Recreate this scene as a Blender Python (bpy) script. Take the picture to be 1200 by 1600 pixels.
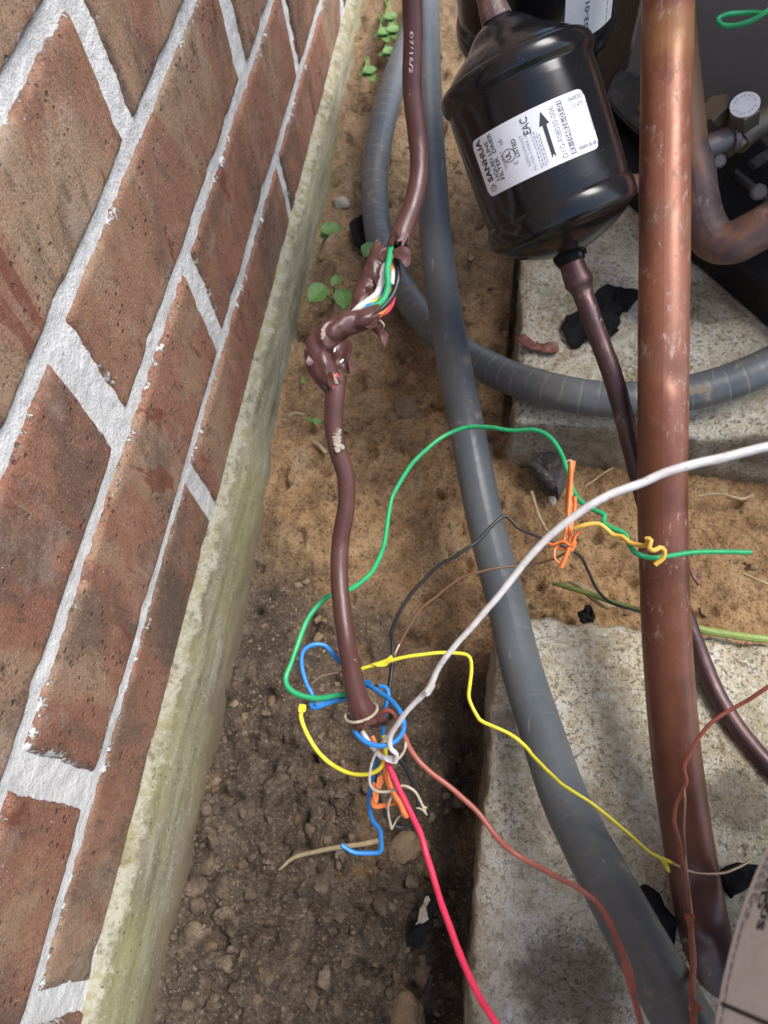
import bpy, math, random
import numpy as np
from mathutils import Matrix, Vector

random.seed(7)
RNG = np.random.default_rng(7)
scene = bpy.context.scene
for o in list(bpy.data.objects):
    bpy.data.objects.remove(o)

# ------------------------------------------------------------------ camera
F = 1160.0                      # focal length in pixels of the 1200 x 1600 photograph
CAMH = 0.445                    # camera height over the soil


def unit(v):
    v = np.array(v, float)
    return v / np.linalg.norm(v)


_D = unit([95, -580, -F])       # straight down, seen from the camera
_Z = -_D
_Y = np.array([360, 2400, -F])  # along the wall, away from the viewer
_Y = unit(_Y - _Z * (_Y @ _Z))
_X = np.cross(_Y, _Z)
ROT = np.array([_X, _Y, _Z])    # camera axes -> world axes
CAM = np.array([0, 0, CAMH])

cam_data = bpy.data.cameras.new('camera')
cam = bpy.data.objects.new('camera', cam_data)
scene.collection.objects.link(cam)
m4 = Matrix.Identity(4)
for i in range(3):
    for j in range(3):
        m4[i][j] = ROT[i, j]
m4[2][3] = CAMH
cam.matrix_world = m4
cam_data.sensor_fit = 'VERTICAL'
cam_data.sensor_height = 24.0
cam_data.lens = 24.0 * F / 1600.0
cam_data.clip_start = 0.01
cam_data.clip_end = 200
cam_data.dof.use_dof = True
cam_data.dof.focus_distance = 0.33
cam_data.dof.aperture_fstop = cam_data.lens / 1.7
scene.camera = cam

# ------------------------------------------------------------------ light
SUN_DIR = unit([0.46, 0.16, 0.87])
world = bpy.data.worlds.new('World')
scene.world = world
world.use_nodes = True
wn = world.node_tree
bg = wn.nodes['Background']
sky = wn.nodes.new('ShaderNodeTexSky')
sky.sky_type = 'NISHITA'
sky.sun_disc = False
sky.sun_elevation = math.asin(SUN_DIR[2])
sky.sun_rotation = math.atan2(SUN_DIR[0], SUN_DIR[1])
sky.air_density = 1.0
sky.dust_density = 2.0
sky.ozone_density = 0.6
wn.links.new(sky.outputs[0], bg.inputs[0])
bg.inputs[1].default_value = 0.105
sd = bpy.data.lights.new('sun', 'SUN')
sd.energy = 1.5
sd.angle = math.radians(32)
sd.color = (1.0, 0.965, 0.92)
sun = bpy.data.objects.new('sun', sd)
sun.rotation_euler = Vector(SUN_DIR).to_track_quat('Z', 'Y').to_euler()
sun.location = (1, 0, 3)
scene.collection.objects.link(sun)
scene.view_settings.view_transform = 'Standard'
scene.view_settings.look = 'None'
scene.view_settings.exposure = 1.58
scene.view_settings.gamma = 1
scene.view_settings.use_curve_mapping = False
scene.cycles.max_bounces = 6
scene.cycles.use_denoising = True


# ------------------------------------------------------------------ helpers
def A(px, py, d):
    """pixel of the photograph at camera depth d (metres) -> world point"""
    return CAM + ROT @ (np.array([px - 600, 800 - py, -F]) / F) * d


def G(px, py, z):
    """pixel of the photograph on the level z -> world point"""
    r = ROT @ np.array([px - 600, 800 - py, -F])
    return CAM + r * ((z - CAMH) / r[2])


def pts(L):
    return np.array([A(*p) for p in L])


_perm = RNG.permutation(256)
_perm = np.concatenate([_perm, _perm, _perm])
_g3 = RNG.normal(size=(256, 3))
_g3 /= np.linalg.norm(_g3, axis=1)[:, None]


def gnoise(p):
    p = np.asarray(p, float)
    i = np.floor(p).astype(int)
    f = p - i
    u = f * f * f * (f * (f * 6 - 15) + 10)
    i &= 255
    out = 0
    for dx in (0, 1):
        for dy in (0, 1):
            for dz in (0, 1):
                h = _perm[_perm[_perm[i[..., 0] + dx] + i[..., 1] + dy] + i[..., 2] + dz]
                g = _g3[h]
                v = g[..., 0] * (f[..., 0] - dx) + g[..., 1] * (f[..., 1] - dy) + g[..., 2] * (f[..., 2] - dz)
                w = (u[..., 0] if dx else 1 - u[..., 0]) * (u[..., 1] if dy else 1 - u[..., 1]) * (u[..., 2] if dz else 1 - u[..., 2])
                out = out + v * w
    return out * 1.6


def fbm(p, scale, octv=4, gain=0.5, off=0.0):
    p = np.asarray(p, float) * scale + off
    a, s, t = 1.0, 0, 0
    for _ in range(octv):
        s = s + a * gnoise(p)
        t += a
        p = p * 2.03 + 17.3
        a *= gain
    return s / t


WLOC = {}


def put(name, V, Fs, mat, parent=None, uv=None, smooth=True, sharp=40, attrs=None, origin=None):
    V = np.asarray(V, float)
    if origin is None:
        origin = V.mean(axis=0)
    origin = np.asarray(origin, float)
    me = bpy.data.meshes.new(name)
    me.from_pydata((V - origin).tolist(), [], [tuple(int(i) for i in f) for f in Fs])
    if smooth:
        me.polygons.foreach_set('use_smooth', [True] * len(me.polygons))
        if sharp:
            me.set_sharp_from_angle(angle=math.radians(sharp))
    if uv is not None:
        l = me.uv_layers.new(name='UVMap')
        idx = np.zeros(len(me.loops), dtype=int)
        me.loops.foreach_get('vertex_index', idx)
        l.data.foreach_set('uv', np.asarray(uv, float)[idx].ravel())
    if attrs:
        for k, a in attrs.items():
            at = me.attributes.new(k, 'FLOAT', 'POINT')
            at.data.foreach_set('value', np.asarray(a, float))
    for m in (mat if isinstance(mat, (list, tuple)) else [mat]):
        me.materials.append(m)
    o = bpy.data.objects.new(name, me)
    scene.collection.objects.link(o)
    if parent is not None:
        o.parent = parent
        o.location = Vector(origin - WLOC[parent.name])
    else:
        o.location = Vector(origin)
    WLOC[o.name] = origin
    return o


def tag(o, label=None, cat=None, group=None, kind=None):
    for k, v in (('label', label), ('category', cat), ('group', group), ('kind', kind)):
        if v:
            o[k] = v
    return o


def thing(name, label, cat, loc, group=None):
    o = bpy.data.objects.new(name, None)
    o.empty_display_size = 0.01
    scene.collection.objects.link(o)
    o.location = Vector(loc)
    WLOC[o.name] = np.array(loc, float)
    return tag(o, label, cat, group)


class MB:
    def __init__(s):
        s.V, s.F, s.U = [], [], []
        s.n = 0

    def add(s, V, Fs, uv=None):
        V = np.asarray(V, float)
        s.V.append(V)
        s.F += [tuple(int(i) + s.n for i in f) for f in Fs]
        s.U.append(np.zeros((len(V), 2)) if uv is None else np.asarray(uv, float))
        s.n += len(V)
        return s

    def build(s, name, mat, parent=None, **k):
        return put(name, np.concatenate(s.V), s.F, mat, parent, uv=np.concatenate(s.U), **k)


def catmull(P, step):
    P = np.asarray(P, float)
    P = np.vstack([2 * P[0] - P[1], P, 2 * P[-1] - P[-2]])
    out, par = [], []
    for i in range(1, len(P) - 2):
        p0, p1, p2, p3 = P[i - 1:i + 3]
        n = max(2, int(np.linalg.norm(p2[:3] - p1[:3]) / step))
        for k in range(n):
            t = k / n
            out.append(0.5 * ((2 * p1) + (-p0 + p2) * t + (2 * p0 - 5 * p1 + 4 * p2 - p3) * t * t + (-p0 + 3 * p1 - 3 * p2 + p3) * t ** 3))
            par.append(i - 1 + t)
    out.append(P[-2])
    par.append(len(P) - 3.0)
    return np.array(out), np.array(par)


def frames(C, camera=False):
    T = np.gradient(C, axis=0)
    T /= np.linalg.norm(T, axis=1)[:, None] + 1e-12
    W = np.zeros_like(C)
    if camera:
        for i in range(len(C)):
            v = CAM - C[i]
            v = v - T[i] * (v @ T[i])
            W[i] = unit(v)
    else:
        v = CAM - C[0]
        v = v - T[0] * (v @ T[0])
        W[0] = unit(v)
        for i in range(1, len(C)):
            v = W[i - 1] - T[i] * (W[i - 1] @ T[i])
            W[i] = unit(v)
    S = np.cross(T, W)
    return T, W, S


def sweep(P, r, n=14, step=0.003, noise=None, rad=None, squash=None, seed=0.0, groove=None, camera=False, smooth_path=True):
    """round tube along a path; r a number or one per control point. UV = (metres along, turn)"""
    P = np.asarray(P, float)
    rr = np.full(len(P), r, float) if np.isscalar(r) else np.asarray(r, float)
    Q, par = catmull(np.c_[P, rr], step)
    C, R = Q[:, :3], Q[:, 3].copy()
    if noise and len(noise) > 2:            # small kinks of the path itself
        k = noise[2]
        C = C + k * np.stack([fbm(C, 60, 2, off=seed + 3.1 * a) for a in range(3)], 1)
    T, W, S = frames(C, camera)
    s = np.concatenate([[0], np.cumsum(np.linalg.norm(np.diff(C, axis=0), axis=1))])
    if groove:
        pitch, depth, wid = groove
        ph = np.abs(((s / pitch) % 1) - 0.5) * pitch
        R = R - depth * np.exp(-(ph / wid) ** 2)
    th = np.linspace(0, 2 * np.pi, n + 1)
    V = C[:, None, :] + R[:, None, None] * (np.cos(th)[None, :, None] * W[:, None, :] + np.sin(th)[None, :, None] * S[:, None, :])
    if noise:
        d = V - C[:, None, :]
        ln = np.linalg.norm(d, axis=2, keepdims=True)
        q = V.copy()
        q[:, -1] = q[:, 0]
        V = C[:, None, :] + d * (1 + noise[0] / np.maximum(ln, 1e-6) * fbm(q, noise[1], 3, off=seed)[..., None])
    m = len(C)
    uv = np.stack(np.broadcast_arrays(s[:, None], th[None, :] / (2 * np.pi)), -1).reshape(-1, 2)
    Fs = []
    k = n + 1
    for i in range(m - 1):
        for j in range(n):
            Fs.append((i * k + j, i * k + j + 1, (i + 1) * k + j + 1, (i + 1) * k + j))
    V = V.reshape(-1, 3)
    Vx = [V]
    nb = len(V)
    Fs.append(tuple(nb + j for j in range(n))[::-1])
    Fs.append(tuple(nb + n + j for j in range(n)))
    V2 = np.concatenate([V, V[:n], V[(m - 1) * k:(m - 1) * k + n]])
    uv2 = np.concatenate([uv, uv[:n], uv[(m - 1) * k:(m - 1) * k + n]])
    return V2, [f[::-1] for f in Fs], uv2


def shell(P, r, a0, a1, th=0.0008, n=18, step=0.0012, rag=(0.0, 0.0), crump=(0.0, 80), seed=0.0):
    """open piece of cable jacket: a curved sheet with thickness; angle 0 faces the camera, angles per control point in degrees"""
    P = np.asarray(P, float)
    L = len(P)
    f = lambda v: np.full(L, v, float) if np.isscalar(v) else np.asarray(v, float)
    Q, par = catmull(np.c_[P, f(r), f(a0), f(a1)], step)
    C = Q[:, :3]
    T, W, S = frames(C, True)
    m = len(C)
    lam = np.linspace(0, 1, n)
    ang = np.radians(Q[:, 4][:, None] * (1 - lam) + Q[:, 5][:, None] * lam)
    base = C[:, None, :] + Q[:, 3][:, None, None] * (np.cos(ang)[..., None] * W[:, None, :] + np.sin(ang)[..., None] * S[:, None, :])
    # ragged ends and edges
    e = fbm(np.stack([ang * 3, 0 * ang, 0 * ang], -1), 1.3, 3, off=seed)
    w0 = np.clip(1 - np.arange(m) / 6.0, 0, 1)[:, None]
    w1 = w0[::-1]
    base = base + (w0 * rag[0] * e)[..., None] * T[:, None, :] + (w1 * rag[1] * e)[..., None] * T[:, None, :]
    nz = np.stack([fbm(base, crump[1], 3, off=seed + 5 * k) for k in range(3)], -1)
    base = base + crump[0] * nz
    if crump[0] > 0.0009:      # sharp creases
        q_ = fbm(base, crump[1] * 0.55, 2, off=seed + 40) * 3.1
        cz_ = 2 * np.abs(q_ - np.floor(q_ + 0.5))
        base = base + (crump[0] * 1.1 * (cz_ - 0.5))[..., None] * unit(CAM - C[0])
    nrm = base - C[:, None, :]
    nrm /= np.linalg.norm(nrm, axis=2, keepdims=True)
    out, inn = base, base - nrm * th
    V = np.concatenate([out.reshape(-1, 3), inn.reshape(-1, 3)])
    Fs = []
    N = m * n
    for i in range(m - 1):
        for j in range(n - 1):
            a, b, c, d = i * n + j, i * n + j + 1, (i + 1) * n + j + 1, (i + 1) * n + j
            Fs += [(d, c, b, a), (a + N, b + N, c + N, d + N)]
    for i in range(m - 1):
        for j in (0, n - 1):
            a, d = i * n + j, (i + 1) * n + j
            Fs.append((a, a + N, d + N, d) if j else (d, d + N, a + N, a))
    for j in range(n - 1):
        for i in (0, m - 1):
            a, b = i * n + j, i * n + j + 1
            Fs.append((a, b, b + N, a + N) if i else (b, a, a + N, b + N))
    return V, Fs


def lathe(prof, c, u, w, n=64):
    """profile [(t, r)] round the axis c + t*u"""
    s = np.cross(u, w)
    V, Fs = [], []
    k = n
    th = np.linspace(0, 2 * np.pi, n, endpoint=False)
    for t, r in prof:
        V.append(c + u * t + r * (np.cos(th)[:, None] * w + np.sin(th)[:, None] * s))
    for i in range(len(prof) - 1):
        for j in range(n):
            j2 = (j + 1) % n
            Fs.append((i * k + j, i * k + j2, (i + 1) * k + j2, (i + 1) * k + j))
    Fs.append(tuple(range(n))[::-1])
    Fs.append(tuple((len(prof) - 1) * k + j for j in range(n)))
    return np.concatenate(V), Fs


def box(c, ax, ay, az, hx, hy, hz):
    V = [np.asarray(c) + sx * hx * ax + sy * hy * ay + sz * hz * az for sx in (-1, 1) for sy in (-1, 1) for sz in (-1, 1)]
    return np.array(V), [(0, 1, 3, 2), (4, 6, 7, 5), (0, 4, 5, 1), (2, 3, 7, 6), (0, 2, 6, 4), (1, 5, 7, 3)]


def prism(poly, z0, z1, bev=0.0):
    """vertical prism over an outline [(x, y)] given counter-clockwise"""
    n = len(poly)
    P = np.array(poly, float)
    if bev:
        c = P.mean(0)
        Pi = P + (c - P) / np.linalg.norm(c - P, axis=1)[:, None] * bev
        rings = [(P, z0), (P, z1 - bev), (Pi, z1)]
    else:
        rings = [(P, z0), (P, z1)]
    V = np.concatenate([np.c_[p, np.full(n, z)] for p, z in rings])
    Fs = []
    for k in range(len(rings) - 1):
        for i in range(n):
            j = (i + 1) % n
            Fs.append((k * n + i, k * n + j, (k + 1) * n + j, (k + 1) * n + i))
    Fs += [tuple(range(n))[::-1], tuple((len(rings) - 1) * n + i for i in range(n))]
    return V, Fs


def blob(c, rx, ry, rz, seed, amp=0.25, sub=3):
    import bmesh
    bm = bmesh.new()
    bmesh.ops.create_icosphere(bm, subdivisions=sub, radius=1)
    V = np.array([v.co[:] for v in bm.verts])
    Fs = [tuple(v.index for v in f.verts) for f in bm.faces]
    bm.free()
    d = 1 + amp * fbm(V, 1.1, 3, off=seed * 7.7) + 0.35 * amp * fbm(V, 3.7, 2, off=seed * 3.1)
    V = V * d[:, None]
    a = seed * 2.4
    V = V * np.array([rx, ry, rz])
    Rm = np.array([[math.cos(a), -math.sin(a), 0], [math.sin(a), math.cos(a), 0], [0, 0, 1]])
    return V @ Rm.T + np.asarray(c), Fs


def sheet(outline, amp, th, seed, rings=7, up=(0, 0, 1), scale=60, dome=0.0):
    """crumpled flat scrap with thickness, from a closed outline of world points"""
    P = np.asarray(outline, float)
    P, _ = catmull(np.vstack([P, P[:1]]), 0.004)
    P = P[:-1]
    n = len(P)
    c = P.mean(0)
    up = unit(up)
    V = [c[None]]
    for k in range(1, rings + 1):
        V.append(c + (P - c) * (k / rings))
    V = np.concatenate(V)
    rad = np.concatenate([[0]] + [np.full(n, k / rings) for k in range(1, rings + 1)])
    V = V + (amp * (fbm(V, scale, 3, off=seed) + 0.5) + dome * (1 - rad ** 2))[:, None] * up
    jit = np.stack([fbm(V, scale * 2, 2, off=seed + 9 + q) for q in range(3)], -1)
    V = V + amp * 0.5 * jit
    N = len(V)
    Fs = []
    for j in range(n):
        Fs.append((0, 1 + j, 1 + (j + 1) % n))
    for k in range(rings - 1):
        for j in range(n):
            j2 = (j + 1) % n
            a, b = 1 + k * n + j, 1 + k * n + j2
            Fs.append((a, a + n, b + n, b))
    Fs2 = [tuple(i + N for i in f[::-1]) for f in Fs]
    for j in range(n):
        a, b = 1 + (rings - 1) * n + j, 1 + (rings - 1) * n + (j + 1) % n
        Fs2.append((a, a + N, b + N, b))
    return np.concatenate([V, V - up * th]), Fs + Fs2


_txt = {}


def text2d(s, bold=0.0):
    """flat lettering: vertices with x along the baseline and cap height about 0.7, faces"""
    key = (s, bold)
    if key not in _txt:
        cu = bpy.data.curves.new('lettering', 'FONT')
        cu.body = s
        cu.size = 1
        cu.resolution_u = 2
        cu.offset = bold
        ob = bpy.data.objects.new('lettering', cu)
        scene.collection.objects.link(ob)
        dg = bpy.context.evaluated_depsgraph_get()
        me = bpy.data.meshes.new_from_object(ob.evaluated_get(dg))
        V = np.array([v.co[:2] for v in me.vertices])
        Fs = [tuple(p.vertices) for p in me.polygons]
        bpy.data.objects.remove(ob)
        bpy.data.curves.remove(cu)
        bpy.data.meshes.remove(me)
        V = V - np.array([V[:, 0].min(), 0])
        _txt[key] = (V, Fs)
    V, Fs = _txt[key]
    return V.copy(), Fs


def text_fit(s, x0, y0, w, h, bold=0.0):
    """lettering fitted to a baseline start (x0, y0), width w, cap height h"""
    V, Fs = text2d(s, bold)
    V[:, 0] *= w / V[:, 0].max()
    V[:, 1] *= h / 0.7
    return V + np.array([x0, y0]), Fs


MUD = [(G(890, 1545, 0.05)[0], G(890, 1545, 0.05)[1], 0.027, 0.72), (G(1150, 1255, 0.05)[0], G(1150, 1255, 0.05)[1], 0.020, 0.7), (G(1110, 470, 0.05)[0], G(1110, 470, 0.05)[1], 0.028, 0.55), (G(790, 1130, 0.05)[0], G(790, 1130, 0.05)[1], 0.010, 0.5)]


# ------------------------------------------------------------------ material DSL
class N:
    def __init__(s, name, rough=0.6, metal=0.0, spec=0.5):
        s.m = bpy.data.materials.new(name)
        s.m.use_nodes = True
        s.t = s.m.node_tree
        s.b = s.t.nodes['Principled BSDF']
        s.set('Roughness', rough)
        s.set('Metallic', metal)
        s.set('Specular IOR Level', spec)
        s._c = None

    def node(s, ty, **k):
        n = s.t.nodes.new(ty)
        for a, v in k.items():
            setattr(n, a, v)
        return n

    def link(s, a, b):
        s.t.links.new(a, b)

    def set(s, inp, v):
        i = s.b.inputs[inp]
        if hasattr(v, 'is_output'):
            s.link(v, i)
        else:
            i.default_value = (*v, 1) if isinstance(v, tuple) and len(v) == 3 else v
        return s

    def inp(s, sock, v):
        if hasattr(v, 'is_output'):
            s.link(v, sock)
        else:
            sock.default_value = (*v, 1) if isinstance(v, tuple) and len(v) == 3 and sock.type == 'RGBA' else v

    def co(s, which='Object', scale=None, rnd=False):
        c = s.node('ShaderNodeTexCoord').outputs[which]
        if rnd:
            oi = s.node('ShaderNodeObjectInfo').outputs['Random']
            mu = s.math('MULTIPLY', oi, 37.0)
            v = s.node('ShaderNodeVectorMath', operation='ADD')
            s.link(c, v.inputs[0])
            s.link(mu, v.inputs[1])
            c = v.outputs[0]
        if scale:
            mp = s.node('ShaderNodeMapping')
            mp.inputs['Scale'].default_value = scale
            s.link(c, mp.inputs['Vector'])
            c = mp.outputs[0]
        return c

    def noise(s, scale, detail=4, rough=0.55, co=None, dist=0.0, col=False):
        n = s.node('ShaderNodeTexNoise')
        n.inputs['Scale'].default_value = scale
        n.inputs['Detail'].default_value = detail
        n.inputs['Roughness'].default_value = rough
        n.inputs['Distortion'].default_value = dist
        if co is None:
            co = s.co()
        s.link(co, n.inputs['Vector'])
        return n.outputs['Color' if col else 'Fac']

    def voro(s, scale, co=None, feat='F1', out='Distance'):
        n = s.node('ShaderNodeTexVoronoi', feature=feat)
        n.inputs['Scale'].default_value = scale
        s.link(co if co is not None else s.co(), n.inputs['Vector'])
        return n.outputs[out]

    def math(s, op, a, b=0.0, clamp=False):
        n = s.node('ShaderNodeMath', operation=op, use_clamp=clamp)
        s.inp(n.inputs[0], a)
        s.inp(n.inputs[1], b)
        return n.outputs[0]

    def step(s, v, lo, hi, a=0.0, b=1.0):
        n = s.node('ShaderNodeMapRange', interpolation_type='SMOOTHSTEP')
        s.inp(n.inputs[0], v)
        n.inputs[1].default_value = lo
        n.inputs[2].default_value = hi
        n.inputs[3].default_value = a
        n.inputs[4].default_value = b
        return n.outputs[0]

    def mix(s, f, a, b, blend='MIX'):
        n = s.node('ShaderNodeMix', data_type='RGBA', blend_type=blend)
        s.inp(n.inputs[0], f)
        s.inp(n.inputs[6], a)
        s.inp(n.inputs[7], b)
        return n.outputs[2]

    def ramp(s, f, stops):
        n = s.node('ShaderNodeValToRGB')
        e = n.color_ramp.elements
        while len(e) < len(stops):
            e.new(0.5)
        for i, (p, c) in enumerate(stops):
            e[i].position = p
            e[i].color = (*c, 1)
        s.inp(n.inputs[0], f)
        return n.outputs[0]

    def bump(s, h, strength=0.5, dist=0.001, chain=None):
        n = s.node('ShaderNodeBump')
        n.inputs['Strength'].default_value = strength
        n.inputs['Distance'].default_value = dist
        s.inp(n.inputs['Height'], h)
        if chain is not None:
            s.link(chain, n.inputs['Normal'])
        s.link(n.outputs[0], s.b.inputs['Normal'])
        return n.outputs[0]

    def sep(s, co):
        n = s.node('ShaderNodeSeparateXYZ')
        s.link(co, n.inputs[0])
        return n.outputs

    def attr(s, name):
        return s.node('ShaderNodeAttribute', attribute_name=name).outputs['Fac']

    def rnd(s):
        return s.node('ShaderNodeObjectInfo').outputs['Random']


def mat_brick():
    n = N('fired_clay_brick', 0.85, spec=0.25)
    c = n.co(rnd=True)
    st = n.co(scale=(1, 1.0, 0.38), rnd=True)
    big = n.noise(20, 6, 0.62, st, 0.7)
    col = n.ramp(big, [(0.24, (0.085, 0.055, 0.042)), (0.37, (0.235, 0.098, 0.060)), (0.48, (0.315, 0.140, 0.082)), (0.58, (0.345, 0.190, 0.115)), (0.68, (0.27, 0.185, 0.118)), (0.8, (0.17, 0.125, 0.088))])
    zn = n.noise(15, 5, 0.6, n.co(scale=(1, 0.8, 0.42), rnd=True), 0.5)
    zone = n.ramp(zn, [(0.30, (0.125, 0.085, 0.062)), (0.385, (0.165, 0.105, 0.075)), (0.40, (0.245, 0.112, 0.073)), (0.50, (0.285, 0.145, 0.096)), (0.525, (0.31, 0.205, 0.132)), (0.60, (0.345, 0.245, 0.16)), (0.625, (0.20, 0.155, 0.105)), (0.72, (0.165, 0.135, 0.098))])
    col = n.mix(0.82, col, zone)
    tone = n.ramp(n.rnd(), [(0.0, (0.29, 0.115, 0.072)), (0.35, (0.32, 0.135, 0.082)), (0.65, (0.34, 0.21, 0.125)), (1.0, (0.25, 0.165, 0.105))])
    col = n.mix(0.16, col, tone)
    wt = n.step(n.noise(19, 6, 0.7, n.co(scale=(1, 0.8, 0.5), rnd=True)), 0.50, 0.66)
    col = n.mix(n.math('MULTIPLY', wt, 0.62), col, (0.085, 0.068, 0.055))
    mott = n.noise(150, 5, 0.75, st)
    col = n.mix(n.step(mott, 0.46, 0.34, 0, 0.65), col, (0.11, 0.066, 0.046))
    col = n.mix(n.step(mott, 0.55, 0.72, 0, 0.5), col, (0.42, 0.28, 0.18))
    grain = n.noise(760, 4, 0.8, c)
    col = n.mix(n.step(grain, 0.56, 0.68, 0, 0.50), col, (0.50, 0.36, 0.26))
    col = n.mix(n.step(grain, 0.47, 0.36, 0, 0.75), col, (0.075, 0.042, 0.03))
    fl = n.step(n.noise(24, 4, 0.6, n.co(scale=(1, 1.3, 0.4), rnd=True), 1.0), 0.62, 0.645)
    col = n.mix(n.math('MULTIPLY', fl, 0.75), col, (0.17, 0.058, 0.036))
    pits = n.step(n.voro(210, c), 0.14, 0.26, 1, 0)
    pm = n.math('MULTIPLY', pits, n.step(n.noise(48, 3, 0.6, c), 0.48, 0.60))
    col = n.mix(n.math('MULTIPLY', pm, 0.6), col, (0.045, 0.03, 0.024))
    hz = n.step(n.noise(26, 6, 0.7, c), 0.53, 0.70)
    col = n.mix(n.math('MULTIPLY', hz, 0.30), col, (0.44, 0.36, 0.30))
    ed = n.attr('edge')
    sm = n.math('ADD', n.noise(210, 6, 0.8, c), n.step(ed, 0.0, 0.009, 0.125, -0.06))
    sm = n.math('ADD', sm, n.step(n.noise(25, 3, 0.5, c), 0.35, 0.7, -0.08, 0.07))
    smk = n.step(sm, 0.66, 0.71)
    sp = n.math('MULTIPLY', n.step(n.noise(520, 3, 0.7, c), 0.64, 0.70), n.step(n.noise(30, 3, 0.5, c), 0.38, 0.58))
    smk = n.math('MAXIMUM', smk, sp)
    col = n.mix(n.math('MULTIPLY', smk, 0.88), col, (0.66, 0.655, 0.64))
    n.set('Base Color', col)
    n.set('Roughness', n.mix(fl, (0.88,) * 3, (0.5,) * 3))
    h = n.math('ADD', n.math('MULTIPLY', grain, 0.7), n.math('SUBTRACT', n.math('MULTIPLY', mott, 1.1), pm))
    h = n.math('ADD', h, n.math('MULTIPLY', smk, 0.7))
    n.bump(h, 1.0, 0.0013)
    return n.m


def mat_mortar():
    n = N('lime_mortar', 0.95, spec=0.2)
    c = n.co()
    g = n.noise(700, 4, 0.75, c)
    col = n.ramp(n.noise(40, 4, 0.6, c), [(0.3, (0.56, 0.56, 0.55)), (0.5, (0.70, 0.70, 0.69)), (0.62, (0.72, 0.72, 0.71)), (0.78, (0.56, 0.55, 0.52))])
    col = n.mix(n.step(g, 0.34, 0.47, 0.6, 0), col, (0.38, 0.37, 0.36))
    col = n.mix(n.step(n.noise(300, 3, 0.7, c), 0.62, 0.7, 0, 0.4), col, (0.45, 0.43, 0.40))
    n.set('Base Color', col)
    n.bump(n.math('ADD', g, n.math('MULTIPLY', n.noise(260, 3, 0.6, c), 0.8)), 1.0, 0.0013)
    return n.m


def mat_foundation():
    n = N('mossy_concrete', 0.9, spec=0.25)
    c = n.co()
    st = n.co(scale=(3, 0.25, 2.5))
    s1 = n.noise(60, 5, 0.65, st)
    col = n.ramp(s1, [(0.28, (0.085, 0.073, 0.043)), (0.42, (0.155, 0.138, 0.090)), (0.56, (0.225, 0.205, 0.145)), (0.7, (0.30, 0.28, 0.215)), (0.85, (0.19, 0.172, 0.11))])
    fg = n.noise(480, 4, 0.8, c)
    col = n.mix(n.step(fg, 0.46, 0.34, 0, 0.5), col, (0.12, 0.12, 0.08))
    col = n.mix(n.step(fg, 0.56, 0.68, 0, 0.4), col, (0.55, 0.55, 0.48))
    moss = n.step(n.noise(14, 5, 0.65, n.co(scale=(1, 0.6, 1))), 0.45, 0.66)
    col = n.mix(n.math('MULTIPLY', moss, 0.5), col, (0.20, 0.195, 0.075))
    lip = n.attr('lip')
    y = n.ramp(n.noise(62, 6, 0.75, c), [(0.32, (0.13, 0.12, 0.07)), (0.42, (0.27, 0.255, 0.175)), (0.48, (0.36, 0.345, 0.275)), (0.54, (0.28, 0.255, 0.16)), (0.62, (0.27, 0.24, 0.125)), (0.72, (0.14, 0.13, 0.07))])
    lipm = n.step(n.math('ADD', lip, n.math('MULTIPLY', n.math('SUBTRACT', n.noise(80, 6, 0.75, c), 0.5), 2.0)), 0.62, 0.9)
    col = n.mix(lipm, col, y)
    pit = n.step(n.voro(330, c), 0.08, 0.2, 1, 0)
    pit = n.math('MULTIPLY', pit, n.step(n.noise(70, 2, 0.5, c), 0.5, 0.6))
    col = n.mix(n.math('MULTIPLY', pit, 0.7), col, (0.07, 0.07, 0.05))
    low = n.step(n.math('ADD', n.sep(c)[2], n.math('MULTIPLY', n.noise(40, 4, 0.6, c), 0.03)), 0.006, 0.022, 0.9, 0)
    col = n.mix(low, col, (0.15, 0.115, 0.075))
    sp = n.math('MULTIPLY', n.step(n.noise(130, 5, 0.75, c), 0.56, 0.64), n.step(n.noise(19, 3, 0.5, c), 0.42, 0.6))
    col = n.mix(n.math('MULTIPLY', sp, 0.7), col, (0.13, 0.10, 0.065))
    n.set('Base Color', col)
    h = n.math('ADD', n.math('MULTIPLY', s1, 0.6), n.math('MULTIPLY', n.noise(420, 4, 0.7, c), 0.6))
    n.bump(n.math('SUBTRACT', h, pit), 0.8, 0.001)
    return n.m


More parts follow.
